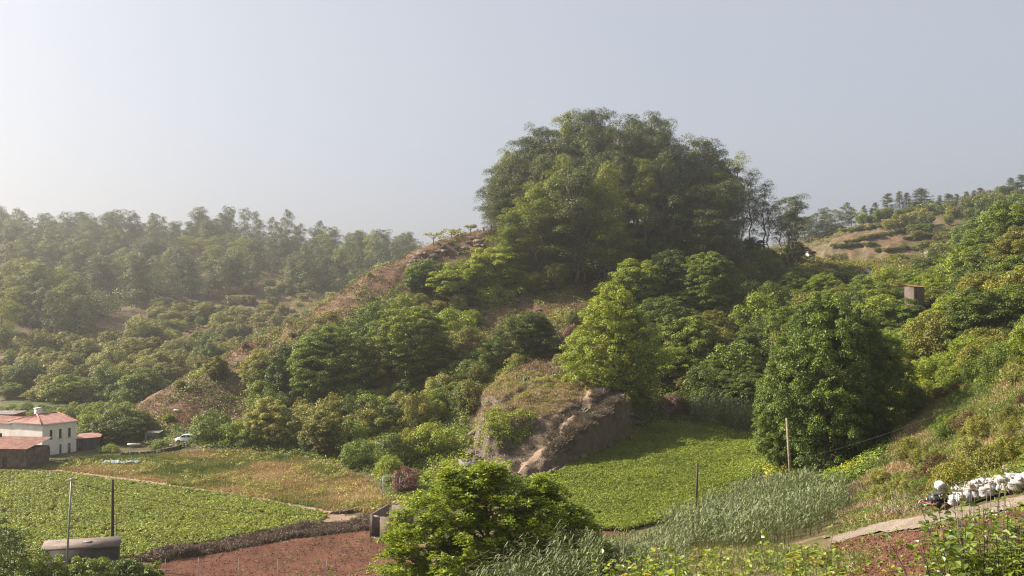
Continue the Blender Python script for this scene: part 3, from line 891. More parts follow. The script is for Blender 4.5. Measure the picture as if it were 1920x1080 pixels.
# ------------------------------------------------------------------ named trees on the hill, valley floor and right bank
NAMED = [
    # name, proto, material, px, ytop, Y, width px, label
    ('broadleaf_tree', 'grand0', 'leaf_bright', 1155, 526, 178, 178, 'big bright yellow-green tree standing behind the rocky outcrop'),
    ('broadleaf_tree', 'grand1', 'leaf_mid', 1548, 538, 130, 205, 'largest broad leafy tree on the right, behind the reeds and the pale pole'),
    ('broadleaf_tree', 'grand0', 'leaf_mid', 1642, 610, 133, 150, 'shadowed right half of the big leafy clump beside the grassy slope'),
    ('broadleaf_tree', 'grand1', 'leaf_mid', 1462, 680, 136, 120, 'lower leafy tree at the left foot of the biggest right-hand tree, by the green field'),
    ('broadleaf_tree', 'grand0', 'leaf_mid', 612, 602, 203, 178, 'wide dark green tree on the lower left flank of the hill'),
    ('broadleaf_tree', 'oak1', 'leaf_dark', 545, 640, 206, 85, 'dark rounded tree at the left edge of the wide dark tree on the hill flank'),
    ('broadleaf_tree', 'grand1', 'leaf_mid', 782, 570, 204, 170, 'tall olive-green tree in the middle of the hill front'),
    ('broadleaf_tree', 'oak0', 'leaf_olive', 730, 640, 203, 80, 'small olive tree between the russet bush and the tall olive-green tree'),
    ('broadleaf_tree', 'bush1', 'leaf_russet', 712, 672, 206, 48, 'rusty brown bush between two green trees on the hill front'),
    ('broadleaf_tree', 'grand0', 'leaf_dark', 995, 580, 206, 150, 'dark olive bushy tree above the rocky outcrop'),
    ('broadleaf_tree', 'bush0', 'leaf_russet', 880, 640, 205, 90, 'brownish bush between the tall olive tree and the dark olive tree'),
    ('broadleaf_tree', 'bush2', 'leaf_bright', 848, 578, 219, 95, 'light green bush just right of the tall olive-green tree'),
    ('broadleaf_tree', 'oak0', 'leaf_bright', 862, 492, 243, 110, 'bright yellow-green rounded tree below the red ridge grass'),
    ('broadleaf_tree', 'oak2', 'leaf_bright', 930, 462, 246, 120, 'bright yellow-green tree at the left foot of the eucalyptus grove'),
    ('broadleaf_tree', 'oak1', 'leaf_mid', 797, 484, 247, 92, 'dark green tree just under the pink ridge, left of the bright rounded tree'),
    ('broadleaf_tree', 'bush0', 'leaf_bright', 925, 530, 240, 90, 'pale shrub below the bright yellow-green trees'),
    ('broadleaf_tree', 'oak1', 'leaf_bright', 1195, 482, 236, 120, 'bright-topped tree below the middle of the grove'),
    ('broadleaf_tree', 'grand1', 'leaf_mid', 1335, 468, 232, 125, 'tall rounded green tree below the right half of the grove'),
    ('broadleaf_tree', 'oak0', 'leaf_dark', 1258, 470, 240, 90, 'dark tree between the bright-topped tree and the tall rounded tree'),
    ('broadleaf_tree', 'oak0', 'leaf_dark', 1240, 560, 222, 110, 'dark tree right behind the big yellow-green tree'),
    ('broadleaf_tree', 'bush1', 'leaf_bright', 1425, 540, 224, 100, 'small light green tree below the right end of the grove'),
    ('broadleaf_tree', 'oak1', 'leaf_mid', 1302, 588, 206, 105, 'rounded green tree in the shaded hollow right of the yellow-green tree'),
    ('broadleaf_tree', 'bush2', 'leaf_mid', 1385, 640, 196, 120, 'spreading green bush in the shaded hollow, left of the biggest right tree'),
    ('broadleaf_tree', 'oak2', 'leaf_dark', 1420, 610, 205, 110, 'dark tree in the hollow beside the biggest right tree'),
    ('broadleaf_tree', 'bush2', 'leaf_mid', 702, 565, 226, 110, 'green bush above the wide dark tree on the hill'),
    ('broadleaf_tree', 'bush0', 'leaf_dark', 655, 600, 220, 80, 'dark bush behind the wide dark tree on the hill'),
    ('broadleaf_tree', 'oak0', 'leaf_grey', 492, 655, 209, 62, 'grey-green slim tree on the dry lower ridge'),
    ('broadleaf_tree', 'oak1', 'leaf_olive', 408, 665, 213, 46, 'small olive tree alone on the dry pink slope'),
    ('broadleaf_tree', 'bush0', 'leaf_mid', 398, 766, ('b', 838), 86, 'green bushy tree covering the rear of the white car'),
    ('broadleaf_tree', 'bush1', 'leaf_bright', 440, 785, ('b', 842), 66, 'yellow-green bush right of the tree by the white car'),
    ('broadleaf_tree', 'oak2', 'leaf_grey', 505, 745, ('b', 846), 88, 'pale grey-green tree behind the rough meadow'),
    ('broadleaf_tree', 'bush2', 'leaf_dark', 548, 800, ('b', 850), 52, 'small dark bush at the far edge of the rough meadow'),
    ('broadleaf_tree', 'oak1', 'leaf_olive', 612, 768, ('b', 868), 100, 'olive-yellow rounded tree at the edge of the rough meadow'),
    ('broadleaf_tree', 'oak0', 'leaf_mid', 680, 732, 192, 110, 'fresh green tree above the olive-yellow rounded tree'),
    ('broadleaf_tree', 'bush1', 'leaf_grey', 742, 752, 188, 70, 'grey-green bush left of the cactus patch'),
    ('broadleaf_tree', 'bush0', 'leaf_mid', 672, 822, ('b', 886), 76, 'bright leafy bush at the right end of the rough meadow'),
    ('broadleaf_tree', 'bush2', 'leaf_dark', 738, 812, ('b', 896), 80, 'dark bush between two bright bushes at the hill foot'),
    ('broadleaf_tree', 'bush0', 'leaf_bright', 812, 788, ('b', 872), 112, 'bright green rounded bush beside the stone shed'),
    ('broadleaf_tree', 'grand0', 'leaf_mid', 1612, 566, 131, 130, 'leafy tree merging into the right shoulder of the largest right-hand tree'),
    ('broadleaf_tree', 'grand1', 'leaf_mid', 1500, 590, 137, 95, 'slimmer leafy tree merging into the left shoulder of the largest right-hand tree'),
    ('broadleaf_tree', 'bush2', 'leaf_dark', 580, 806, ('b', 855), 46, 'little dark bush left of the olive-yellow rounded tree'),
    ('broadleaf_tree', 'bush0', 'leaf_mid', 470, 800, ('b', 846), 56, 'low green bush in front of the pale grey-green tree'),
    ('broadleaf_tree', 'bush1', 'leaf_mid', 655, 780, ('b', 862), 80, 'green bush between the olive-yellow tree and the bright leafy bush'),
    ('broadleaf_tree', 'bush0', 'leaf_olive', 775, 800, ('b', 870), 70, 'olive bush behind the bright rounded bush at the hill foot'),
    ('broadleaf_tree', 'bush1', 'leaf_bright', 730, 848, ('b', 908), 52, 'small bright bush beside the wire frame'),
    ('broadleaf_tree', 'oak0', 'leaf_dark', 222, 766, ('b', 838), 100, 'dark bushy tree right of the white house'),
    ('broadleaf_tree', 'oak2', 'leaf_dark', 262, 772, 196, 60, 'dark tree with yellowing top beside the grey shed'),
    ('broadleaf_tree', 'bush2', 'leaf_bright', 168, 776, ('b', 828), 64, 'yellow-green shrub right behind the white house'),
    ('round_shrub', 'bush0', 'leaf_bright', 206, 830, ('b', 853), 44, 'small round yellow-green shrub right of the white house'),
    ('round_shrub', 'bush1', 'leaf_mid', 303, 820, ('b', 845), 40, 'small round green shrub left of the white car'),
    ('small_tree', 'oak1', 'leaf_bright', 318, 774, 200, 22, 'thin little tree in front of the dark earth bank'),
    ('small_tree', 'oak0', 'leaf_dark', 132, 768, 203, 22, 'small dark tree touching the right end of the house roof'),
    ('round_shrub', 'bush2', 'leaf_bright', 285, 795, 196, 22, 'tiny yellow shrub by the grey shed'),
    ('broadleaf_tree', 'oak0', 'leaf_bright', 124, 704, 266, 76, 'lone round yellow-green tree on the meadow behind the house'),
    ('broadleaf_tree', 'oak2', 'leaf_mid', 268, 690, 256, 100, 'broad green tree where the dry ridge meets the meadow'),
    ('broadleaf_tree', 'bush0', 'leaf_mid', 232, 728, 250, 50, 'low green bush left of the broad tree at the ridge end'),
    ('broadleaf_tree', 'oak1', 'leaf_grey', 200, 690, 275, 42, 'grey-green tree left of the broad tree at the ridge end'),
    # right valley side
    ('broadleaf_tree', 'oak1', 'leaf_mid', 1890, 372, 215, 120, 'tall bright tree against the sky at the right edge'),
    ('broadleaf_tree', 'oak0', 'leaf_mid', 1838, 440, 212, 95, 'green tree left of the tall tree at the right edge'),
    ('broadleaf_tree', 'oak2', 'leaf_mid', 1905, 480, 190, 120, 'green tree below the tall tree at the right edge'),
    ('broadleaf_tree', 'oak1', 'leaf_bright', 1850, 520, 185, 120, 'yellow-green tree in the middle of the right edge woods'),
    ('broadleaf_tree', 'oak0', 'leaf_dark', 1765, 470, 265, 110, 'dark clumped tree below the terraced hill'),
    ('broadleaf_tree', 'oak2', 'leaf_mid', 1690, 560, 190, 110, 'rounded tree left of the stone hut'),
    ('broadleaf_tree', 'oak2', 'leaf_dark', 1800, 560, 185, 100, 'dark rounded tree right of the stone hut'),
    ('broadleaf_tree', 'oak1', 'leaf_bright', 1545, 512, 240, 80, 'small fresh green tree at the right foot of the grove'),
    ('broadleaf_tree', 'grand1', 'leaf_mid', 1740, 640, 156, 150, 'dark green tree right behind the biggest right-hand tree'),
    ('broadleaf_tree', 'bush1', 'leaf_mid', 1850, 595, 160, 150, 'broad dome-shaped green tree above the grassy slope'),
    ('broadleaf_tree', 'bush0', 'leaf_bright', 1880, 640, 146, 100, 'yellow-green bush at the top of the grassy slope'),
    ('broadleaf_tree', 'bush2', 'leaf_dark', 1800, 668, 148, 110, 'dark bush along the top of the grassy slope'),
    ('broadleaf_tree', 'bush1', 'leaf_olive', 1900, 668, 124, 60, 'brownish bush at the upper right corner of the grassy slope'),
    ('broadleaf_tree', 'bush0', 'leaf_olive', 1515, 545, 228, 90, 'olive bush between the grove and the right-hand tree'),
    ('broadleaf_tree', 'bush2', 'leaf_bright', 1668, 500, 250, 80, 'pale green tree in front of the small farmhouse'),
    ('broadleaf_tree', 'oak0', 'leaf_mid', 1600, 500, 262, 90, 'green tree left of the small farmhouse'),
]
for (nm, key, mk, px, yt, Y, wpx, lab) in NAMED:
    tree_at(nm, key, mk, px, yt, Y, wpx, lab, 'bush' if 'bush' in lab or 'shrub' in lab else 'tree')

# eucalyptus grove on the hilltop
SIL = np.array([(905, 400), (915, 375), (930, 318), (950, 288), (1000, 262), (1050, 222), (1100, 216), (1150, 230), (1200, 228), (1245, 220), (1262, 250), (1290, 285), (1330, 272), (1370, 308), (1400, 322), (1440, 340), (1470, 378), (1500, 368), (1515, 400)])
rng = np.random.default_rng(5)
gl = 'tall eucalyptus in the crowded grove on the hilltop'
gr_ = 'eucalyptus trees of the hilltop grove'
k = 0
for row, (Y0, dy, step, lo_) in enumerate([(288, 0, 26, 0), (276, 28, 30, 10), (266, 62, 36, 0), (255, 105, 44, 40)]):
    px = 930 + row * 9
    while px < (1500 if row < 3 else 1460):
        yt = float(np.interp(px, SIL[:, 0], SIL[:, 1])) + dy + rng.normal() * 15 + (4 if row == 0 else 0)
        rightside = px > 1370
        key = 'euc%d' % (3 if rightside else rng.integers(0, 3))
        if rightside and row >= 1 and rng.random() < (.35, .75, .8)[row - 1]:
            px += step * (.75 + .5 * rng.random()); continue
        if row >= 2 and px < 1120: key = 'euc2'
        mk = 'leaf_euc_b' if (row >= 3 and px < 1150 or rng.random() < .22) else 'leaf_euc'
        wpx = (68 if not rightside else 48) * (.85 + .4 * rng.random())
        if not (row == 3 and px > 1150 and rng.random() < .4):
            tree_at('eucalyptus_tree', key, mk, px, yt, Y0 + rng.normal() * 3, wpx, gl, 'tree', gr_)
        k += 1
        px += step * (.75 + .5 * rng.random())
tree_at('eucalyptus_tree', 'euc2', 'leaf_euc', 948, 300, 280, 62, 'eucalyptus on the left flank of the grove, nearest the red ridge')
tree_at('eucalyptus_tree', 'euc3', 'leaf_euc', 1492, 366, 292, 66, 'dark bushy eucalyptus, last on the right end of the grove')
tree_at('eucalyptus_tree', 'euc2', 'leaf_euc', 1078, 318, 250, 120, 'large light green eucalyptus low in the front of the grove')
tree_at('eucalyptus_tree', 'euc1', 'leaf_euc_b', 1010, 385, 250, 105, 'light green eucalyptus at the left front corner of the grove')
tree_at('eucalyptus_tree', 'euc2', 'leaf_euc_b', 960, 430, 250, 80, 'short yellow-green eucalyptus beside the dry ridge')
tree_at('eucalyptus_tree', 'euc0', 'leaf_euc_b', 1140, 400, 248, 90, 'leaning pale-limbed eucalyptus in the lower centre of the grove')

# little flat-topped trees on the red ridge
for px, yt, wp_, lab in ((812, 437, 34, 'flat-topped feathery little tree, left one on the red ridge line'), (845, 434, 36, 'flat-topped feathery little tree, right one on the red ridge line'), (881, 423, 20, 'tiny scrawny tree near the top of the red ridge')):
    x, y, zt = C(px, yt, 264 + (px - 812) * .14)
    g = float(T(x, y))
    zt = max(zt, g + 2.2)
    rr = np.random.default_rng(int(px))
    mb = MB(); w = wp_ / F * y
    mb.tube([(0, 0, -.5), (.2, 0, (zt - g) * .5), (.1, 0, (zt - g) * .8)], [.12, .09, .05], 5)
    cc = np.stack([(rr.random(18) - .5) * w, (rr.random(18) - .5) * w, (zt - g) * .88 + rr.normal(size=18) * .15], 1)
    for c_ in cc[:9]:
        mb.tube([(.15, 0, (zt - g) * .45), c_], [.05, .02], 4)
    V_, kk = clump_leaves(rr, cc, np.full(18, .55), 50, .32, .12, squash=.4)
    e = bpy.data.objects.new('flat_topped_tree', None); COL.objects.link(e); e.location = (x, y, g)
    mb.build('trunk', M['bark'], e); link('crown', leaf_mesh('crown', V_, M['leaf_grey'], rr.random(len(kk)) * .6 + .3), e)
    tag(e, lab, 'tree')

# ------------------------------------------------------------------ shrubs filling the hill and right side
def scatter_bushes(rng, poly, Ylo, Yhi, n, wlo, whi, hlo, hhi, keys, mats, name, label, cat, group, single=False, mind=0.0, toplim=None):
    cnt = 0; tries = 0
    pts = []
    az = [(p[0] - 960) / F for p in poly]
    while cnt < n and tries < n * 60:
        tries += 1
        Y = math.exp(rng.uniform(math.log(Ylo), math.log(Yhi)))
        x = rng.uniform(min(az), max(az)) * Y
        z = float(T(x, Y))
        px, py = PR(x, Y, z)
        if not bool(inpoly(px, py, poly)): continue
        if toplim is not None:
            tl = np.array(toplim); hm = whi * .8
            _, pt = PR(x, Y, z + hm)
            if pt < np.interp(px, tl[:, 0], tl[:, 1]): continue
            if abs(float(px) - 1724) < 48 and Y < 204 and pt < 566: continue
        if mind and any((x - a) ** 2 + (Y - b) ** 2 < mind ** 2 for a, b in pts): continue
        pts.append((x, Y))
        w = rng.uniform(wlo, whi); h = w * rng.uniform(.62, 1.05)
        place(name, keys[rng.integers(len(keys))], mats[rng.integers(len(mats))], x, Y, h, w, label, cat, group, single=single)
        cnt += 1
    return cnt


rng = np.random.default_rng(77)
BK = ['bush0', 'bush1', 'bush2']; OK = ['oak0', 'oak1', 'oak2']
scatter_bushes(rng, [(470, 810), (482, 745), (565, 690), (705, 618), (820, 540), (900, 530), (900, 800), (600, 840)], 180, 262, 110, 3.5, 8, 2.0, 4.5, BK, ['leaf_mid', 'leaf_mid', 'leaf_dark', 'leaf_olive', 'leaf_grey'],
               'hillside_shrub', 'leafy shrub in the thicket on the left half of the hill front', 'shrub', 'shrubs of the hill front thicket', mind=2.6)
scatter_bushes(rng, [(900, 700), (900, 600), (930, 560), (1120, 600), (1100, 700)], 180, 250, 12, 2, 4, 1.0, 2.0, BK, ['leaf_olive', 'leaf_grey', 'leaf_russet'],
               'dry_shrub', 'low dry shrub on the bare patch below the grove', 'shrub', 'dry shrubs below the grove', mind=3)
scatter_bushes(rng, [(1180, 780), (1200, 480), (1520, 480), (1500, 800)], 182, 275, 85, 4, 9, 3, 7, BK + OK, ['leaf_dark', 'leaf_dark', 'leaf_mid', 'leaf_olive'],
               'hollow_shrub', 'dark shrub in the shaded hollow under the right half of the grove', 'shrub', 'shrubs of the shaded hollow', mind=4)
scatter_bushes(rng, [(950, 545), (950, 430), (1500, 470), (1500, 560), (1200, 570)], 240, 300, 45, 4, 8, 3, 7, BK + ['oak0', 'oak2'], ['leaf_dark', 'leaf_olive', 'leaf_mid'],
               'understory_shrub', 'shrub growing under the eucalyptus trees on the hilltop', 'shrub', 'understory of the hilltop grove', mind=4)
scatter_bushes(rng, [(1480, 700), (1500, 500), (1600, 490), (1920, 400), (1980, 380), (1980, 700), (1800, 712), (1680, 740), (1600, 740)], 150, 330, 150, 6, 11, 5, 9.5, OK + ['bush0', 'bush2'], ['leaf_mid', 'leaf_mid', 'leaf_bright', 'leaf_olive', 'leaf_dark'],
               'woodland_tree', 'leafy tree in the dense wood on the right valley side', 'tree', 'trees of the right valley wood', mind=5.2, toplim=[(1480, 520), (1560, 492), (1640, 486), (1720, 482), (1790, 466), (1840, 445), (1880, 400), (1980, 350)])
# dry ridge shrubs
scatter_bushes(rng, [(260, 768), (480, 640), (700, 510), (820, 470), (840, 500), (700, 560), (500, 680), (440, 740)], 205, 275, 34, .9, 2.4, .6, 1.5, BK, ['leaf_bright', 'leaf_olive', 'leaf_russet', 'leaf_mid'],
               'ridge_bush', 'low bush on the dry pink ridge going down to the left', 'shrub', 'low bushes of the dry ridge', mind=2.5)
# orchard rows behind the house
for r in range(5):
    for c in range(16):
        Y = 222 + r * 6.5; px = -10 + c * 17 + (r % 2) * 8 + rng.normal() * 3
        x = (px - 960) / F * Y
        if px > 250: continue
        place('orchard_bush', BK[rng.integers(3)], ['leaf_bright', 'leaf_mid'][rng.integers(2)], x, Y, rng.uniform(1.6, 2.6), rng.uniform(2.4, 3.6),
              'bright green orchard bush in rows behind the white house', 'bush', 'orchard rows behind the white house', single=True)
# left far hillside: bushes of the lower slopes
scatter_bushes(rng, [(0, 750), (0, 650), (120, 655), (250, 640), (300, 560), (440, 590), (450, 690), (330, 720), (180, 760)], 265, 470, 150, 4.5, 10, 3, 6.5, ['bush0', 'oak0', 'bush2', 'oak1'], ['leaf_mid', 'leaf_olive', 'leaf_grey', 'leaf_grey'],
               'slope_bush', 'hazy green bush on the lower slope behind the white house', 'bush', 'bushes of the hazy left slope', single=True, mind=5)
scatter_bushes(rng, [(430, 700), (420, 560), (560, 515), (660, 560), (540, 640)], 380, 580, 75, 4, 9, 2.5, 5, ['foak0', 'foak1', 'bush1'], ['leaf_olive', 'leaf_grey', 'leaf_olive'],
               'scrub_bush', 'hazy scrubby bush on the bare part of the far left hillside', 'bush', 'scrub of the bare far hillside', single=True, mind=4)
# spur wood at far left
scatter_bushes(rng, [(-60, 640), (-60, 540), (60, 520), (160, 560), (170, 640), (100, 665)], 325, 440, 30, 11, 15, 15, 22, ['feuc0', 'feuc1', 'foak0'], ['leaf_mid', 'leaf_mid'] if False else ['leaf_euc_b'], 'spur_tree', '', 'tree', None) if False else None
cnt = 0
while cnt < 36:
    Y = rng.uniform(335, 440); px = rng.uniform(-60, 165)
    x = (px - 960) / F * Y
    z = float(T(x, Y)); _, py = PR(x, Y, z)
    if py > 650 or (px > 120 and py > 640): continue
    place('spur_tree', ['feuc0', 'feuc1'][cnt % 2], 'leaf_euc_b' if cnt % 3 else 'leaf_euc', x, Y, rng.uniform(13, 20), rng.uniform(9, 13),
          'shaded tall tree on the nearer wooded spur at the far left', 'tree', 'trees of the wooded spur', single=True)
    cnt += 1
# far left ridge forest: crest row then slopes
CREST = np.array([(-60, 405), (0, 400), (40, 418), (95, 422), (130, 404), (175, 420), (215, 408), (250, 425), (290, 418), (340, 412), (400, 405), (450, 398), (475, 402), (520, 422), (580, 424), (620, 432), (680, 440), (720, 450), (745, 444), (785, 458), (830, 470)])
cnt = 0
for px in np.arange(-50, 800, 15.5):
    px = px + rng.normal() * 5
    Y = 650 + rng.normal() * 8 + max(0, px - 560) * .35
    yt = float(np.interp(px, CREST[:, 0], CREST[:, 1])) + rng.normal() * 8
    tree_at('ridge_tree', 'pine0' if (px > 610 and rng.random() < .5) else ['feuc0', 'feuc1'][cnt % 2], 'leaf_euc' if not (px > 610) else 'leaf_euc', px, yt - 5, Y, 28 * (.7 + .6 * rng.random()),
            'tall hazy tree on the skyline of the distant left ridge', 'tree', 'skyline trees of the left ridge', hmin=14, single=True) if not (px > 610) else \
        tree_at('ridge_tree', 'feuc1', 'leaf_euc', px, yt, Y, 30 * (.8 + .5 * rng.random()), 'tall hazy tree on the skyline of the distant left ridge', 'tree', 'skyline trees of the left ridge', hmin=12, single=True)
    cnt += 1
cnt = 0; tries = 0
while cnt < 235 and tries < 9000:
    tries += 1
    Y = rng.uniform(470, 660); px = rng.uniform(-60, 800)
    x = (px - 960) / F * Y; z = float(T(x, Y)); _, py = PR(x, Y, z)
    lim = np.interp(px, [0, 200, 300, 450, 520, 640, 800], [620, 600, 570, 560, 545, 560, 560])
    if py > lim: continue
    if 480 < px < 530 and py > 515: continue
    place('forest_tree', ['feuc0', 'feuc1'][cnt % 2], 'leaf_euc' if cnt % 6 else 'leaf_euc_b', x, Y, rng.uniform(13, 24), rng.uniform(8, 15),
          'hazy forest tree on the wooded slope of the distant left ridge', 'tree', 'forest on the left ridge slope', single=True)
    cnt += 1
P = wedge(rng, 30000, -.56, -.02, 440, 760)
g = T(P[:, 0], P[:, 1]); px, py = PR(P[:, 0], P[:, 1], g)
lim = np.interp(px, [0, 200, 300, 450, 520, 640, 800], [620, 600, 570, 560, 545, 560, 560])
P = P[(py < lim) & (py > 300) & ~((px > 480) & (px < 530) & (py > 515)) & (fbm(P[:, 0], P[:, 1], 18, 701, 2) > .3)][:5200]
V_, k = clump_leaves(rng, np.stack([P[:, 0], P[:, 1], T(P[:, 0], P[:, 1]) + rng.uniform(1, 8, len(P))], 1), rng.uniform(1.6, 3.4, len(P)), 60, .62, .4, up=.5, squash=.9)
tag(link('distant_wood', leaf_mesh('distant_wood', V_, M['leaf_euc'], np.clip(rng.random(len(P))[k] * .7 + rng.random(len(k)) * .3, 0, 1))), 'continuous canopy of the hazy forest between the trees one can tell apart', 'forest', None, 'stuff')
# far right hill: pines and shrubs
for px, yt, w in ((1620, 388, 13), (1634, 392, 12), (1641, 382, 15), (1664, 366, 24), (1686, 362, 22), (1700, 364, 18), (1727, 357, 32), (1742, 378, 14), (1762, 369, 15), (1779, 366, 22), (1794, 366, 18), (1812, 362, 16), (1826, 360, 16), (1838, 355, 26), (1868, 372, 10), (1882, 350, 16), (1895, 336, 15), (1908, 345, 22), (1915, 330, 18)):
    tree_at('pine_tree', 'pine%d' % (px % 4), 'leaf_pine', px, yt - 2, 512 + (px % 7), w * 1.25, 'dark pine in the skyline row above the terraced hill', 'tree', 'pines on the right skyline', hmin=6, single=True)
for px, yt, w in ((1508, 405, 34), (1530, 398, 36), (1548, 388, 34), (1566, 392, 34), (1585, 380, 28), (1596, 400, 22), (1520, 420, 40), (1545, 415, 40), (1570, 418, 40)):
    tree_at('woodland_eucalyptus', 'feuc%d' % (px % 2), 'leaf_euc', px, yt, 490 + (px % 5) * 4, w, 'greyish eucalyptus at the left end of the terraced hill', 'tree', 'eucalyptus by the terraced hill', hmin=10, single=True)
for i, (px, yt, w, mk, lab) in enumerate(((1618, 397, 28, 'leaf_bright', 'bright green tree left of the terraced hill top'), (1738, 385, 60, 'leaf_bright', 'broad pale green tree under the tallest pines'), (1750, 408, 62, 'leaf_mid', 'wide dark-green dome tree in the middle of the terraced hill'), (1768, 400, 30, 'leaf_dark', 'dark tree right behind the wide dome tree of the terraces'),
                            (1845, 400, 44, 'leaf_bright', 'light green tree right of the terraces'), (1720, 385, 30, 'leaf_olive', 'olive tree among the skyline pines'), (1890, 392, 40, 'leaf_mid', 'green tree under the tan slope at the right'))):
    tree_at('hill_tree', 'foak%d' % (i % 2), mk, px, yt, 505, w, lab, 'tree', hmin=5, single=True)
scatter_bushes(rng, [(1720, 480), (1700, 440), (1620, 425), (1620, 405), (1760, 398), (1930, 360), (1930, 460), (1800, 485)], 365, 530, 120, 4, 9, 2.2, 4.5, ['foak0', 'foak1'], ['leaf_mid', 'leaf_olive', 'leaf_grey', 'leaf_dark'],
               'terrace_bush', 'small bush on the green part of the terraced hill', 'bush', 'bushes of the terraced hill', single=True, mind=4)
scatter_bushes(rng, [(1480, 520), (1500, 480), (1560, 478), (1720, 480), (1800, 485), (1800, 520), (1600, 530)], 300, 400, 60, 5, 9, 3, 6, ['foak0', 'foak1'], ['leaf_mid', 'leaf_dark', 'leaf_olive'],
               'valley_bush', 'bush between the small farmhouses and the terraced hill', 'bush', 'bushes around the small farmhouses', single=True, mind=4.5, toplim=[(1480, 480), (1560, 474), (1700, 474), (1800, 470)])
scatter_bushes(rng, [(1840, 420), (1930, 380), (1930, 480), (1800, 490)], 330, 520, 40, 8, 13, 7, 12, ['foak0', 'foak1'], ['leaf_mid', 'leaf_dark'],
               'valley_tree', 'hazy green tree on the slope right of the terraces', 'tree', 'trees right of the terraces', single=True, mind=6)

for (p0, p1, n) in (((1590, 456), (1700, 434), 16), ((1640, 474), (1790, 464), 20), ((1650, 427), (1722, 418), 12), ((1585, 436), (1660, 424), 10), ((1560, 466), (1640, 460), 10), ((1700, 450), (1790, 440), 14)):
    for i in range(n):
        px = p0[0] + (p1[0] - p0[0]) * (i + rng.random() * .6) / n; py = p0[1] + (p1[1] - p0[1]) * i / n + rng.normal() * .8
        x, y, _ = hit(px, py, 300)
        if y > 700: continue
        place('terrace_bush', 'foak%d' % (i % 2), ['leaf_mid', 'leaf_olive', 'leaf_grey'][i % 3], x, y, rng.uniform(1.2, 2.4), rng.uniform(2.5, 5), 'small bush on the edge of a reddish cultivation terrace', 'bush', 'bushes along the terrace edges', single=True)

scatter_bushes(rng, [(1620, 960), (1680, 840), (1700, 770), (1780, 730), (1960, 690), (1960, 900), (1740, 945)], 52, 140, 85, .9, 2.8, .6, 1.5, BK, ['leaf_mid', 'leaf_olive', 'leaf_grey', 'leaf_russet'],
               'slope_shrub', 'low shrub growing in the grass of the right slope', 'shrub', 'shrubs of the grassy slope', mind=1.6)
scatter_bushes(rng, [(1660, 800), (1680, 740), (1760, 705), (1960, 650), (1960, 705), (1760, 740), (1700, 790)], 108, 160, 40, 3, 6, .6, 1.5, BK, ['leaf_mid', 'leaf_olive', 'leaf_bright', 'leaf_dark'],
               'hedge_shrub', 'leafy bush in the hedge along the top of the grassy slope', 'shrub', 'hedge above the grassy slope', mind=2.2)

# ------------------------------------------------------------------ crops (nobody could count the plants: stuff)
def crop(name, wp, n_plants, per, leaf, h, seed, label, tall=0.0, rows=None):
    rng = np.random.default_rng(seed)
    P = rand_in(rng, wp, n_plants)
    if rows is not None:
        d, spc = rows
        c, s = math.cos(d), math.sin(d)
        a = P[:, 0] * c + P[:, 1] * s; b = -P[:, 0] * s + P[:, 1] * c
        a = np.round(a / spc) * spc + rng.normal(size=len(a)) * spc * .16
        P = np.stack([a * c - b * s, a * s + b * c], 1)
    hn = fbm(P[:, 0], P[:, 1], 2.6, seed, 3)
    g = T(P[:, 0], P[:, 1])
    cen = np.stack([P[:, 0], P[:, 1], g + h * (.45 + .6 * hn)], 1)
    V_, k = clump_leaves(rng, cen, h * (.55 + .35 * rng.random(len(P))), per, leaf, leaf * .7, up=.9, rnd=.75, squash=.7, shell=.4)
    tint = np.clip((hn[k] - .5) * .5 + .5 + rng.normal(size=len(k)) * .16, 0, 1)
    o = link(name, leaf_mesh(name, V_, M['leaf_crop'], tint))
    return tag(o, label, 'crop', None, 'stuff')


# only the part of the left field that can be seen (and a margin beyond the frame edge)
wpl = [p for p in wp_fl]
crop('crop_plants', world_poly([(-160, 892), (0, 886), (110, 888), (250, 905), (430, 930), (600, 962), (616, 972), (590, 985), (480, 1000), (350, 1028), (245, 1046), (150, 1062), (0, 1100), (-160, 1110)]),
     15000, 27, .18, .32, 3, 'low leafy green crop covering the left field', rows=(.45, .55))
crop('potato_plants', wp_fr, 12500, 40, .18, .55, 9, 'dense green crop filling the field right of the rocky outcrop', rows=(2.2, .8))


def tufts(name, P, H, lean, width, blades, mat, seed, label, cat='grass', spread=.25, tint0=None, tintsd=.18):
    """blades of grass: long narrow leaves rising from the ground"""
    rng = np.random.default_rng(seed)
    k = np.repeat(np.arange(len(P)), blades)
    g = T(P[:, 0], P[:, 1])
    base = np.stack([P[k, 0] + rng.normal(size=len(k)) * spread, P[k, 1] + rng.normal(size=len(k)) * spread, np.zeros(len(k))], 1)
    base[:, 2] = g[k] - .03
    ax = unit(rng.normal(size=(len(k), 3)) * np.array([lean, lean, .05]) + np.array([0, 0, 1]))
    nr = rdir(rng, len(k))
    hh = (H[k] if hasattr(H, '__len__') else H) * (.6 + .7 * rng.random(len(k)))
    ww = width[k] if hasattr(width, '__len__') else np.full(len(k), width)
    V_ = leaf_quads(base, nr, ax, hh, ww, .1)
    t0 = rng.random(len(P)) * .5 + .25 if tint0 is None else tint0
    tint = np.clip(t0[k] + rng.normal(size=len(k)) * tintsd, 0, 1)
    o = link(name, leaf_mesh(name, V_, mat, tint))
    return tag(o, label, cat, None, 'stuff')


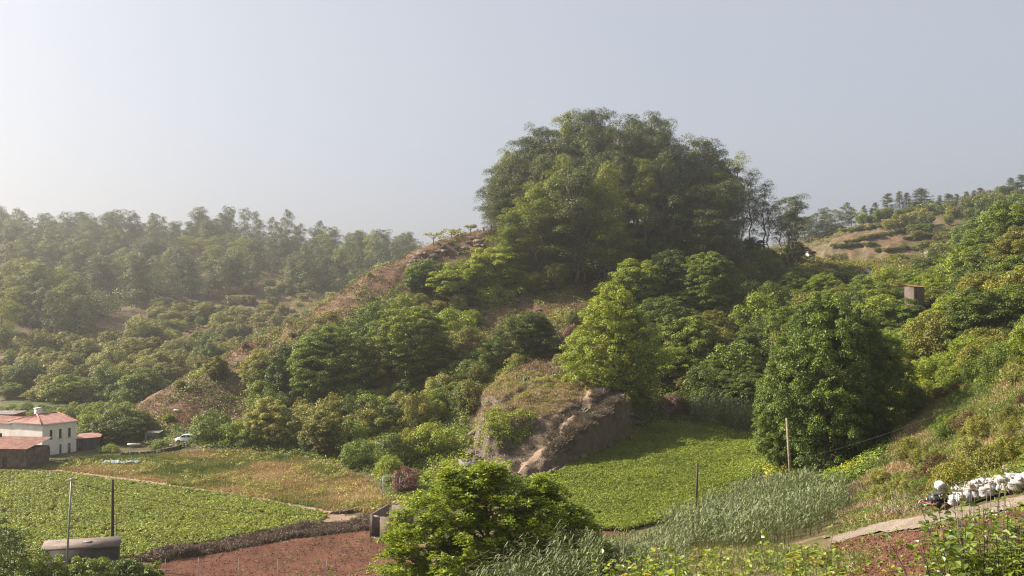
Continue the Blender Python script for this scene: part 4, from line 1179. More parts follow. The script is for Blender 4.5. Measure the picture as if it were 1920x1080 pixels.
rng = np.random.default_rng(21)
wband = world_poly(POLY_BAND)
P = rand_in(rng, wband, 9000)
hn = fbm(P[:, 0], P[:, 1], 5, 55, 3)
tb = np.clip((fbm(P[:, 0], P[:, 1], 9, 60, 3) - .5) * 2.4 + .36 + .30 * sst(172, 140, P[:, 1] + (fbm(P[:, 0], P[:, 1], 6, 5, 2) - .5) * 20), 0, 1)
tufts('meadow_grass', P, .35 + 1.0 * np.clip(hn - .35, 0, 1), .45, .13, 14, M['grass'], 4, 'rough meadow of tan and green grass behind the left field', tint0=tb)
# leafy weeds in that meadow
P = rand_in(rng, wband, 1300); hn = fbm(P[:, 0], P[:, 1], 6, 155, 2); P = P[hn > .5]
V_, k = clump_leaves(rng, np.stack([P[:, 0], P[:, 1], T(P[:, 0], P[:, 1]) + .35], 1), rng.uniform(.35, .9, len(P)), 30, .22, .1, up=.5, squash=.7)
tag(link('meadow_weeds', leaf_mesh('meadow_weeds', V_, M['leaf_grey'], np.clip(rng.random(len(P))[k] * .8 + .1, 0, 1))), 'leafy weeds scattered in the rough meadow', 'weeds', None, 'stuff')

# dry brush bank between crop and red soil
BK_ = [(250, 1050), (330, 1040), (430, 1018), (520, 1000), (600, 988), (690, 980), (700, 996), (620, 1003), (540, 1013), (470, 1026), (380, 1042), (300, 1058)]
wpb = world_poly(BK_)
P = rand_in(rng, wpb, 2600)
tufts('dry_brush', P, .25 + .7 * fbm(P[:, 0], P[:, 1], 2, 12, 3) ** 1.5, .9, .09, 18, M['brush_dark'], 14, 'dry brown brush on the bank between the left field and the red soil', 'brush')
P = rand_in(rng, wpb, 900); hb = fbm(P[:, 0], P[:, 1], 3.5, 19, 3)
V_, k = clump_leaves(rng, np.stack([P[:, 0], P[:, 1], T(P[:, 0], P[:, 1]) + .1 + np.clip(hb - .4, 0, 1) * 2.2], 1), rng.uniform(.25, .6, len(P)), 60, .22, .04, up=.3, rnd=1.2)
tag(link('dead_creepers', leaf_mesh('dead_creepers', V_, M['brush_dark'], np.clip(rng.random(len(P))[k] * .5 + rng.random(len(k)) * .4, 0, 1))), 'heaps of dead brown creepers along the bank by the red soil', 'brush', None, 'stuff')
P = rand_in(rng, wpb, 500); P = P[fbm(P[:, 0], P[:, 1], 4, 13, 2) > .55]
tufts('bank_grass', P, .4, .6, .08, 20, M['grass'], 15, 'green grass tufts on the bank by the red soil', tint0=np.full(len(P), .1))

# right-hand grassy slope
POLY_SLOPE = [(1600, 985), (1560, 950), (1620, 900), (1680, 830), (1690, 770), (1760, 728), (1900, 700), (2100, 640), (2150, 880), (1930, 915), (1740, 955), (1650, 980)]
wps = world_poly(POLY_SLOPE)
P = rand_in(rng, wps, 15000)
r_ = np.hypot(P[:, 0], P[:, 1])
tb = np.clip((fbm(P[:, 0], P[:, 1], 7, 260, 4) - .5) * 2.4 + .30, 0, 1)
tufts('slope_grass', P, .25 + .6 * fbm(P[:, 0], P[:, 1], 3, 255, 3), .7, .075, 16, M['grass'], 44, 'mixed green and dry grass covering the slope at the right', tint0=np.clip(tb + .14, 0, 1))
P = rand_in(rng, wps, 4200); hn = fbm(P[:, 0], P[:, 1], 7, 277, 3); P = P[(hn > .47)]; 
V_, k = clump_leaves(rng, np.stack([P[:, 0], P[:, 1], T(P[:, 0], P[:, 1]) + .15], 1), rng.uniform(.3, 1.0, len(P)), 50, .15, .09, up=.8, squash=.6)
tag(link('slope_creepers', leaf_mesh('slope_creepers', V_, M['leaf_mid'], np.clip(rng.random(len(P))[k] * .8 + rng.random(len(k)) * .3, 0, 1))), 'low leafy creepers mixed into the grass of the right slope', 'creepers', None, 'stuff')
P = rand_in(rng, world_poly([(1590, 975), (1580, 930), (1640, 890), (1720, 905), (1760, 940), (1700, 975)]), 900)
tufts('dry_bush_grass', P, .7, 1.2, .05, 22, M['twigs'], 46, 'dry brown stalks at the foot of the right slope by the track', 'brush')

# undergrowth over all wooded hills: denser near, sparser far
P = wedge(rng, 110000, -.55, .55, 95, 300)
g = T(P[:, 0], P[:, 1]); px, py = PR(P[:, 0], P[:, 1], g)
HILL = [(240, 835), (250, 768), (480, 630), (700, 500), (920, 420), (1520, 440), (2000, 330), (2000, 710), (1760, 726), (1690, 775), (1670, 850), (1600, 905), (1500, 930), (1420, 880), (1420, 800), (1300, 800), (1200, 800), (1170, 780), (1000, 700), (880, 760), (880, 850), (900, 930), (760, 960), (735, 930), (700, 890), (600, 862), (480, 846), (330, 838)]
m_ = inpoly(px, py, HILL)
drymask = (inpoly(px, py, [(240, 800), (250, 750), (480, 600), (700, 470), (800, 430), (940, 400), (930, 490), (820, 500), (700, 565), (560, 650), (460, 800)]) | inpoly(px, py, [(900, 530), (1090, 500), (1120, 720), (900, 720)])) & (np.hypot(P[:, 0], P[:, 1]) < 290)
gm = fbm(P[:, 0], P[:, 1], 8, 401, 3)
Pg = P[m_ & (~drymask | (gm > .47))][:36000]
V_, k = clump_leaves(rng, np.stack([Pg[:, 0], Pg[:, 1], T(Pg[:, 0], Pg[:, 1]) + .2], 1), rng.uniform(.5, 1.5, len(Pg)), 14, .34, .2, up=.8, squash=.55)
tg = np.clip(fbm(Pg[:, 0], Pg[:, 1], 6, 91, 2), 0, 1)
tag(link('undergrowth', leaf_mesh('undergrowth', V_, M['leaf_mid'], np.clip((tg[k] - .5) * 1.6 + .5 + rng.normal(size=len(k)) * .15, 0, 1))), 'green undergrowth covering the ground of the hill', 'undergrowth', None, 'stuff')
Pd = P[m_ & drymask & (gm < .62)][:22000]
tufts('dry_ridge_grass', Pd, .25 + .6 * fbm(Pd[:, 0], Pd[:, 1], 3, 3, 2), .8, .12, 14, M['ridgegrass'], 49, 'dry pinkish grass on the ridge and bare patches of the hill', spread=.5)
# far slopes
P = wedge(rng, 50000, -.56, .56, 270, 700)
g = T(P[:, 0], P[:, 1]); px, py = PR(P[:, 0], P[:, 1], g)
m_ = (gmask := fbm(P[:, 0], P[:, 1], 22, 555, 3) > .52) & (px < 860) & (py < 745)
m2 = (px > 1380) & (fbm(P[:, 0], P[:, 1], 14, 556, 3) > .5) & ~inpoly(px, py, [(1545, 470), (1600, 435), (1720, 410), (1730, 440), (1720, 478), (1640, 485)]) & ~inpoly(px, py, [(1860, 385), (1925, 345), (1930, 372), (1890, 385)])
Pf = P[m_ | m2][:26000]
V_, k = clump_leaves(rng, np.stack([Pf[:, 0], Pf[:, 1], T(Pf[:, 0], Pf[:, 1]) + .3], 1), rng.uniform(.8, 2.2, len(Pf)), 16, .55, .34, up=.8, squash=.6)
tag(link('distant_scrub', leaf_mesh('distant_scrub', V_, M['leaf_olive'], np.clip(rng.random(len(Pf))[k], 0, 1))), 'low scrub covering the distant slopes', 'scrub', None, 'stuff')

# ------------------------------------------------------------------ rocky outcrop
ridge_out = [(878, 775), (900, 742), (940, 712), (1000, 694), (1060, 690), (1100, 696), (1140, 716), (1160, 735)]
FP = [C(878, 835, 160)[:2], C(900, 862, 153)[:2], C(925, 893, 146)[:2], C(985, 896, 143)[:2], C(1040, 880, 146)[:2], C(1110, 850, 153)[:2], C(1182, 818, 165)[:2], C(1186, 790, 175)[:2], C(1180, 760, 186)[:2], C(1080, 700, 196)[:2], C(960, 705, 194)[:2], C(888, 760, 180)[:2]]
TOPC = np.array([C(880, 782, 162), C(905, 800, 153), C(925, 884, 147), C(985, 882, 144.5), C(1040, 852, 147.5), C(1110, 806, 154), C(1160, 755, 164), C(1158, 735, 172), C(1135, 712, 180), C(1080, 712, 186), C(1000, 714, 186), C(940, 728, 180), C(898, 758, 174), C(880, 778, 168),
                 C(970, 800, 158), C(1050, 770, 165), C(1000, 740, 172), C(1090, 740, 171), C(940, 760, 168), C(930, 830, 153), C(1080, 800, 158)])


def idw_top(X, Y):
    n = len(TOPC); w = TW
    out = np.full(X.shape, w[n]) + (w[n + 1] * X + w[n + 2] * Y) * 1e-3
    for i in range(n):
        out = out - (np.sqrt((X - TOPC[i, 0]) ** 2 + (Y - TOPC[i, 1]) ** 2 + 4) - 2) * w[i]
    return out


def idw_old(X, Y):
    d2 = (X[..., None] - TOPC[:, 0]) ** 2 + (Y[..., None] - TOPC[:, 1]) ** 2 + .5
    w = d2 ** -1.5
    return (w * TOPC[:, 2]).sum(-1) / w.sum(-1)


def polydist(X, Y, poly):
    d = np.full(X.shape, 1e9)
    n = len(poly)
    for i in range(n):
        a = np.array(poly[i]); b = np.array(poly[(i + 1) % n])
        ab = b - a; t = np.clip(((X - a[0]) * ab[0] + (Y - a[1]) * ab[1]) / (ab @ ab), 0, 1)
        d = np.minimum(d, np.hypot(X - a[0] - t * ab[0], Y - a[1] - t * ab[1]))
    return np.where(inpoly(X, Y, poly), d, -d)


TW = rbf_fit(TOPC)
fa = np.array(FP)
xs = np.arange(fa[:, 0].min() - 2, fa[:, 0].max() + 2, .22); ys = np.arange(fa[:, 1].min() - 2, fa[:, 1].max() + 2, .22)
X, Y = np.meshgrid(xs, ys, indexing='ij')
dd = polydist(X, Y, FP) + (fbm(X, Y, 2.2, 71, 4) - .5) * 2.2
g = T(X, Y)
led = fbm(X, Y, 7, 78, 3)
top = np.maximum(idw_top(X, Y) + (fbm(X, Y, 2.5, 72, 4) - .5) * 1.6 + (sst(.46, .54, led) - .5) * 1.3, g + .1)
side = sst(-4, 3, X - (fa[:, 0].mean() + 2))          # steep cliff on the right, rounder on the left
w_ = sst(-.2, 1.0 + (1 - side) * 1.8, dd)
w_ = w_ * .8 + .2 * sst(.2, .9, w_)
Zr = (g - 1.0) * (1 - w_) + top * w_ + (fbm(X + Y * .3, Y, 1.1, 75, 4) - .5) * 1.8 * w_ * (1 - sst(1.2, 2.5, dd))
keepv = dd > -.5
OUT = (xs, ys, Zr, dd)
n0, n1 = X.shape; id_ = np.arange(n0 * n1).reshape(n0, n1)
qq = np.stack([id_[:-1, :-1], id_[1:, :-1], id_[1:, 1:], id_[:-1, 1:]], -1)[keepv[:-1, :-1] & keepv[1:, 1:] & keepv[1:, :-1] & keepv[:-1, 1:]]
us, inv = np.unique(qq, return_inverse=True)


def outcrop_mat():
    m, t, o = nt('outcrop_rock_and_earth')
    ge = t.nodes.new('ShaderNodeNewGeometry'); P_ = ge.outputs['Position']
    mid = nz(t, .5, 5, vec=P_); fine = nz(t, 3.0, 6, vec=P_, rough=.8)
    mp = t.nodes.new('ShaderNodeMapping'); mp.inputs['Scale'].default_value = (1, 1, .55); t.links.new(P_, mp.inputs[0])
    streak = nz(t, 1.4, 6, vec=mp.outputs[0], rough=.75)
    mixn = mth(t, 'ADD', mth(t, 'MULTIPLY', mid, .5), mth(t, 'MULTIPLY', fine, .5))
    earth = ramp(t, [(.3, (.055, .04, .026)), (.45, (.115, .082, .054)), (.58, (.19, .138, .094)), (.75, (.32, .245, .175))], mixn)
    rock = ramp(t, [(.3, (.05, .037, .028)), (.45, (.11, .082, .062)), (.58, (.19, .145, .11)), (.75, (.32, .26, .21))], mth(t, 'ADD', mth(t, 'MULTIPLY', streak, .6), mth(t, 'MULTIPLY', fine, .4)))
    sep = t.nodes.new('ShaderNodeSeparateXYZ'); t.links.new(ge.outputs['Normal'], sep.inputs[0])
    st_ = mth(t, 'MULTIPLY', mth(t, 'SUBTRACT', .70, sep.outputs[2]), 5, True)
    c = mixc(t, earth, rock, st_)
    p = t.nodes.new('ShaderNodeBsdfPrincipled'); t.links.new(c, p.inputs['Base Color']); p.inputs['Roughness'].default_value = .95
    b = t.nodes.new('ShaderNodeBump'); b.inputs['Strength'].default_value = 1; b.inputs['Distance'].default_value = .25
    t.links.new(mth(t, 'ADD', fine, streak), b.inputs['Height']); t.links.new(b.outputs[0], p.inputs['Normal'])
    t.links.new(p.outputs[0], o.inputs[0])
    return m


om = new_mesh('rock_outcrop', np.stack([X, Y, Zr], -1).reshape(-1, 3)[us], inv.reshape(-1, 4), np.full(len(qq), 4), [outcrop_mat()], smooth=False)
tag(link('rock_outcrop', om), 'big rocky outcrop with an earthy top and shaded cliff beside the green field', 'rock outcrop')


ROCKS = []
for s_ in range(4):
    rr = np.random.default_rng(300 + s_)
    th = np.linspace(0, math.pi, 9); ph_ = np.linspace(0, 2 * math.pi, 13)[:-1]
    TH, PH = np.meshgrid(th, ph_, indexing='ij')
    D_ = np.stack([np.sin(TH) * np.cos(PH), np.sin(TH) * np.sin(PH), np.cos(TH)], -1)
    pl_ = rdir(rr, 13); of_ = rr.uniform(.5, .85, 13)
    R_ = np.min(np.where(D_ @ pl_.T > .05, of_ / np.maximum(D_ @ pl_.T, .05), 9), -1).clip(0, 1.1) + rr.normal(size=TH.shape) * .02
    idr = np.arange(9 * 12).reshape(9, 12)
    fr_ = [(idr[i, j], idr[i + 1, j], idr[i + 1, (j + 1) % 12], idr[i, (j + 1) % 12]) for i in range(8) for j in range(12)]
    ROCKS.append(new_mesh('boulder', (D_ * R_[..., None]).reshape(-1, 3), fr_, np.full(len(fr_), 4), [M['rock']]))


def TO(x, y):
    """height on the outcrop"""
    i = np.clip(((x - xs[0]) / .22).astype(int), 0, len(xs) - 1); j = np.clip(((y - ys[0]) / .22).astype(int), 0, len(ys) - 1)
    return Zr[i, j], dd[i, j]


# worn footpath over the outcrop
fp = np.array([C(955, 884, 146)[:2], C(985, 862, 148)[:2], C(1015, 838, 151)[:2], C(1045, 812, 155)[:2], C(1070, 790, 159)[:2], C(1095, 765, 164)[:2], C(1110, 742, 171)[:2], C(1108, 724, 177)[:2], C(1098, 712, 183)[:2]])
tt_ = np.linspace(0, 1, 90); t0_ = np.linspace(0, 1, len(fp))
cx_ = np.interp(tt_, t0_, fp[:, 0]); cy_ = np.interp(tt_, t0_, fp[:, 1])
for _ in range(6):
    cx_[1:-1] = (cx_[:-2] + cx_[1:-1] * 2 + cx_[2:]) / 4; cy_[1:-1] = (cy_[:-2] + cy_[1:-1] * 2 + cy_[2:]) / 4
tx_ = np.gradient(cx_); ty_ = np.gradient(cy_); tn_ = np.hypot(tx_, ty_); nx_, ny_ = -ty_ / tn_, tx_ / tn_
wd_ = .6 + .5 * noise(cx_, cy_, 1.6, 7) + .15 * rng.normal(size=90) * .4
off_ = np.linspace(-1, 1, 7)
PX_ = cx_[:, None] + nx_[:, None] * off_ * wd_[:, None]; PY_ = cy_[:, None] + ny_[:, None] * off_ * wd_[:, None]


def TOb(x, y):
    fx = (x - xs[0]) / .22; fy = (y - ys[0]) / .22
    i = np.clip(np.floor(fx).astype(int), 0, len(xs) - 2); j = np.clip(np.floor(fy).astype(int), 0, len(ys) - 2); fx = fx - i; fy = fy - j
    return (Zr[i, j] * (1 - fx) + Zr[i + 1, j] * fx) * (1 - fy) + (Zr[i, j + 1] * (1 - fx) + Zr[i + 1, j + 1] * fx) * fy


PZ_ = TOb(PX_, PY_) + .09 - .06 * np.abs(off_) ** 2
idf = np.arange(90 * 7).reshape(90, 7)
fq = np.stack([idf[:-1, :-1], idf[1:, :-1], idf[1:, 1:], idf[:-1, 1:]], -1).reshape(-1, 4)
tag(link('footpath', new_mesh('footpath', np.stack([PX_, PY_, PZ_], -1).reshape(-1, 3), fq, np.full(len(fq), 4), [M['dirt']], smooth=True)), None, None, kind='structure')
PATHC = np.stack([cx_, cy_], 1)


def out_tufts(name, poly_px, n, H, lean, width, blades, mat, seed, label, cat, tint0=None, leafy=False, leaf=.16, clump=(.3, .8)):
    rng = np.random.default_rng(seed)
    p = np.stack([rng.uniform(xs[0], xs[-1], n * 14), rng.uniform(ys[0], ys[-1], n * 14)], 1)
    z, d_ = TO(p[:, 0], p[:, 1])
    px, py = PR(p[:, 0], p[:, 1], z)
    ok = (d_ > .8) & inpoly(px, py, poly_px)
    pd = np.min(np.hypot(p[:, 0][:, None] - PATHC[None, :, 0], p[:, 1][:, None] - PATHC[None, :, 1]), 1)
    ok &= pd > .75
    p = p[ok][:n]; z = z[ok][:n]
    if leafy:
        V_, k = clump_leaves(rng, np.stack([p[:, 0], p[:, 1], z + .15], 1), rng.uniform(clump[0], clump[1], len(p)), blades, leaf, leaf * .6, up=.8, squash=.7)
        t_ = np.clip(rng.random(len(p))[k] * .7 + rng.random(len(k)) * .4, 0, 1)
    else:
        k = np.repeat(np.arange(len(p)), blades)
        base = np.stack([p[k, 0] + rng.normal(size=len(k)) * .2, p[k, 1] + rng.normal(size=len(k)) * .2, z[k] - .05], 1)
        ax = unit(rng.normal(size=(len(k), 3)) * np.array([lean, lean, .1]) + np.array([0, 0, 1]))
        hh = H * (.5 + .8 * rng.random(len(k)))
        V_ = leaf_quads(base, rdir(rng, len(k)), ax, hh, np.full(len(k), width), .1)
        t_ = np.clip(rng.random(len(p))[k] * .5 + .25 + rng.normal(size=len(k)) * .15, 0, 1)
    o = link(name, leaf_mesh(name, V_, mat, t_))
    tag(o, label, cat, None, 'stuff')


rq = np.random.default_rng(44)
PQ = []
for i in range(5000):
    a_ = rq.integers(len(FP)); p_ = np.array(FP[a_]) * (1 - (t_ := rq.random())) + np.array(FP[(a_ + 1) % len(FP)]) * t_ + rq.normal(size=2) * .5
    z_, d_ = TO(np.array(p_[0]), np.array(p_[1])); gz_ = float(T(p_[0], p_[1]))
    if -.3 < d_ < 1.3 and float(z_) > gz_ + .4 and fbm(p_[0], p_[1] + float(z_), 2.5, 61, 2) > .5: PQ.append((p_[0], p_[1], float(z_)))
PQ = np.array(PQ[:520])
V_, k = clump_leaves(rq, PQ, rq.uniform(.15, .5, len(PQ)), 22, .17, .08, up=.2, squash=1.2, droop=.5)
tag(link('cliff_plants', leaf_mesh('cliff_plants', V_, M['leaf_olive'], np.clip(rq.random(len(PQ))[k], 0, 1))), 'small plants rooted in the cracks of the outcrop cliff', 'plants', None, 'stuff')
out_tufts('brushwood', [(1020, 860), (1040, 790), (1110, 735), (1160, 725), (1180, 800), (1120, 830), (1060, 850)], 3200, .8, 1.3, .06, 26, M['twigs'], 3, 'grey-brown tangle of dry brush on the right shoulder of the outcrop', 'brush')
out_tufts('outcrop_grass', [(870, 780), (900, 735), (960, 700), (1080, 690), (1130, 715), (1060, 770), (990, 790), (900, 800)], 5200, .5, .7, .06, 18, M['straw'], 4, 'dry golden grass on the upper part of the outcrop', 'grass')
out_tufts('outcrop_scrub', [(885, 870), (900, 790), (1000, 760), (1150, 700), (1160, 760), (1040, 860), (960, 885), (930, 885)], 2600, .4, .9, .05, 12, M['twigs'], 8, 'sparse dry scrub along the lower tongue of the outcrop', 'scrub')
out_tufts('outcrop_shrubs', [(900, 760), (930, 715), (1000, 700), (1080, 700), (1060, 730), (960, 760)], 60, .5, .7, .06, 120, M['leaf_mid'], 15, 'small green shrubs along the upper edge of the outcrop', 'shrubs', leafy=True, leaf=.17, clump=(.5, 1.1))
out_tufts('outcrop_creeper', [(890, 850), (900, 790), (930, 765), (1000, 775), (1010, 800), (960, 840), (920, 850)], 520, .5, .7, .06, 46, M['leaf_bright'], 5, 'bright green creeper hanging over the left face of the outcrop', 'creeper', leafy=True, leaf=.22, clump=(.5, 1.0))
out_tufts('outcrop_weeds', [(920, 790), (930, 720), (1000, 700), (1090, 700), (1080, 760), (1000, 790)], 420, .5, .7, .06, 34, M['leaf_olive'], 6, 'green weeds among the dry grass on top of the outcrop', 'weeds', leafy=True, leaf=.18)

rk = np.random.default_rng(9); nrk = 0; oc = bpy.data.objects['rock_outcrop']
while nrk < 98:
    a_ = rk.integers(len(FP)); t_ = rk.random(); p0 = np.array(FP[a_]); p1 = np.array(FP[(a_ + 1) % len(FP)])
    p_ = p0 + (p1 - p0) * t_ + rk.normal(size=2) * .9
    z_, d_ = TO(np.array(p_[0]), np.array(p_[1]))
    if d_ < -.6 or d_ > 2.4 or p_[1] > 182: continue
    gz_ = float(T(p_[0], p_[1])); zz = gz_ + (max(float(z_), gz_) - gz_) * rk.random() ** .7
    o = link('boulder', ROCKS[nrk % 4], oc, (p_[0], p_[1], zz), rk.random() * 6.28); sc_ = rk.uniform(.35, 1.05)
    o.scale = (sc_ * rk.uniform(.8, 1.5), sc_, sc_ * rk.uniform(.6, 1.0)); nrk += 1
for i in range(46):
    px = rk.uniform(770, 915); py = np.interp(px, [770, 915], [482, 446]) + rk.uniform(-6, 22)
    if i > 34: px = rk.uniform(900, 1080); py = rk.uniform(560, 610)
    x, y, g_ = hit(px, py)
    if y > 300: continue
    o = link('boulder', ROCKS[i % 4], None, (x, y, g_), rk.random() * 6.28); sc_ = rk.uniform(.4, 1.3); o.scale = (sc_ * 1.5, sc_, sc_ * .7)
    tag(o, 'weathered boulder on the red rocky ledges under the hilltop', 'boulder', 'boulders of the rocky ledges')
# cactus patches
def cactus(px, py, Y, wpx, seed, label, on_out=False):
    rng = np.random.default_rng(seed)
    x, y, z = C(px, py, Y)
    g = float(TO(np.array(x), np.array(y))[0]) if on_out else float(T(x, y))
    mb = MB(); w = wpx / F * Y
    pads = []
    for i in range(int(26 * max(.6, w / 4))):
        bx, by = rng.normal() * w * .18, rng.normal() * w * .14
        bz = 0
        d = unit(np.array([rng.normal() * .5, rng.normal() * .5, 1.2]))
        p0 = np.array([bx, by, bz])
        for s_ in range(rng.integers(2, 5)):
            L = rng.uniform(.35, .55); n = rdir(rng, 1)[0]; n = unit(n - d * (n @ d)); s2 = np.cross(d, n)
            ang = np.arange(8) / 8 * 2 * math.pi
            ring = p0 + d * L * .5 + (np.cos(ang)[:, None] * d * L * .5 + np.sin(ang)[:, None] * s2 * L * .32)
            mb.raw(np.concatenate([ring + n * .04, ring - n * .04]), [tuple(range(8)), tuple(range(8, 16))[::-1]] + [(a, 8 + a, 8 + (a + 1) % 8, (a + 1) % 8) for a in range(8)])
            p0 = p0 + d * L * .9; d = unit(d + rng.normal(size=3) * .6 + np.array([0, 0, .3]))
    me = new_mesh('cactus', np.concatenate(mb.v), mb.f, mb.sz, [M['cactus']], tint=np.repeat(rng.random(len(mb.sz) // 10), 10))
    tag(link('prickly_pear', me, None, (x, y, g - .1)), label, 'cactus')


cactus(842, 790, 176, 62, 1, 'largest clump of grey-green cactus pads, below the tall olive tree')
cactus(800, 800, 174, 36, 2, 'smaller cactus clump left of the largest one')
cactus(985, 712, 182, 30, 3, 'cactus clump at the top left of the outcrop', True)
cactus(1095, 775, 160, 18, 4, 'small cactus on the grey brush of the outcrop', True)
cactus(1035, 815, 153, 22, 5, 'small dark cactus beside the earthy footpath on the outcrop', True)
cactus(1035, 708, 182, 26, 6, 'cactus clump at the back edge of the outcrop', True)


def dead_tree(px, py, Y, hpx, seed, label, on_out):
    rng = np.random.default_rng(seed)
    x, y, z = C(px, py, Y); g = float(TO(np.array(x), np.array(y))[0]) if on_out else float(T(x, y))
    h = hpx / F * Y; mb = MB()
    p = branchy(mb, rng, (0, 0, -.2), (.1, 0, h * .6), .11, 5)
    for i in range(9):
        a = rng.random() * 6.28; q_ = p[rng.integers(1, 4)]
        e_ = q_ + np.array([math.cos(a) * h * .45, math.sin(a) * h * .45, h * rng.uniform(.25, .6)])
        pp = branchy(mb, rng, q_, e_, .05, 4)
        branchy(mb, rng, pp[2], pp[2] + np.array([math.cos(a + 1), math.sin(a + 1), 1]) * h * .22, .03, 3)
    o = mb.build('dead_tree', M['bark_pale']); o.location = (x, y, g)
    tag(o, label, 'dead tree')


dead_tree(1037, 705, 183, 42, 3, 'small bleached bare tree at the back of the outcrop', True)
dead_tree(1062, 680, 196, 52, 4, 'bare grey branches left of the big yellow-green tree', False)
dead_tree(1251, 792, 180, 45, 5, 'pale thin dead trunk at the far edge of the green field', False)

# pinkish dry bushes by the far edge of the field
tree_at('dry_bush', 'bush0', 'leaf_red', 1262, 735, 184, 40, 'reddish dry bush at the far edge of the green field', 'bush')
tree_at('dry_bush', 'bush1', 'leaf_russet', 1288, 742, 186, 34, 'sunlit tan bush at the far edge of the green field', 'bush')
tree_at('dry_bush', 'bush2', 'leaf_red', 1070, 612, 208, 44, 'pink dry bush left of the big yellow-green tree', 'bush')
tree_at('dry_bush', 'bush0', 'leaf_red', 762, 872, 141, 66, 'reddish dry creeper over the stone trough', 'bush')

# ------------------------------------------------------------------ giant reeds
def reeds(name, P, H, seed, label, leafL=.9, per=14, lw=.075, hvar=.3):
    """cane stalks with long arching leaves"""
    rng = np.random.default_rng(seed)
    n = len(P)
    g = T(P[:, 0], P[:, 1])
    h = H * (1 - hvar + hvar * 2 * fbm(P[:, 0], P[:, 1], 3, seed, 2)) * rng.uniform(.8, 1.1, n)
    lean = rng.normal(size=(n, 2)) * .10
    k = np.repeat(np.arange(n), per)
    f = np.tile(np.linspace(.3, 1.0, per), n) + rng.normal(size=len(k)) * .03
    base = np.stack([P[k, 0] + lean[k, 0] * h[k] * f, P[k, 1] + lean[k, 1] * h[k] * f, g[k] + h[k] * f], 1)
    a = rng.random(len(k)) * 6.283
    out = np.stack([np.cos(a), np.sin(a), np.zeros(len(k))], 1)
    upf = .5 + .8 * f[:, None]
    a1 = unit(out + np.array([0, 0, 1.0]) * upf)
    L = leafL * rng.uniform(.6, 1.2, len(k))
    mid = base + a1 * L[:, None] * .5
    a2 = unit(out + np.array([0, 0, -.35]) + rng.normal(size=(len(k), 3)) * .25)
    tip = mid + a2 * L[:, None] * .55
    sd = np.stack([-np.sin(a), np.cos(a), np.zeros(len(k))], 1) * lw
    V_ = np.stack([base - sd * .3, base + sd * .3, mid + sd * .5, mid - sd * .5, mid - sd * .5, mid + sd * .5, tip + sd * .04, tip - sd * .04], 1).reshape(-1, 3)
    tl = np.clip(rng.random(n)[k] * .5 + .2 + rng.normal(size=len(k)) * .15, 0, 1)
    # stalks
    s0 = np.stack([P[:, 0], P[:, 1], g - .1], 1); s1 = np.stack([P[:, 0] + lean[:, 0] * h, P[:, 1] + lean[:, 1] * h, g + h], 1)
    sx = np.array([.018, 0, 0]); sy = np.array([0, .018, 0])
    SV = np.concatenate([np.stack([s0 - sx, s0 + sx, s1 + sx, s1 - sx], 1).reshape(-1, 3), np.stack([s0 - sy, s0 + sy, s1 + sy, s1 - sy], 1).reshape(-1, 3)])
    V_ = np.concatenate([V_, SV])
    tint = np.concatenate([np.repeat(tl, 2), np.full(2 * n, .7)])
    tag(link(name, leaf_mesh(name, V_, M['leaf_reed'], tint)), label, 'reeds', None, 'stuff')


rng = np.random.default_rng(8)
P = rand_in(rng, world_poly([(1240, 1030), (1270, 1000), (1340, 965), (1420, 930), (1500, 925), (1580, 940), (1590, 965), (1530, 1005), (1400, 1040)]), 1500)
reeds('giant_reeds', P, 2.9, 2, 'tall silvery cane thicket between the green field and the biggest tree', per=13, leafL=.8, lw=.08)
P = rand_in(rng, world_poly([(1100, 1050), (1180, 1035), (1260, 1010), (1300, 1030), (1280, 1079), (1120, 1085)]), 500)
reeds('low_reeds', P, 1.5, 3, 'low grey-green reeds right of the leafy tree in front', per=12, leafL=.6, lw=.05)
P = np.stack([rng.uniform(-2, 4.6, 130), rng.uniform(50, 58, 130)], 1)
reeds('foreground_reeds', P, 3.7, 4, 'pale green canes in front of the leafy foreground tree', per=16, leafL=.8, lw=.06)
P = rand_in(rng, world_poly([(1290, 800), (1300, 785), (1400, 790), (1430, 815), (1400, 822)]), 260)
reeds('field_edge_reeds', P, 4.6, 6, 'canes along the shaded far edge of the green field', per=13, leafL=1.0, lw=.11)

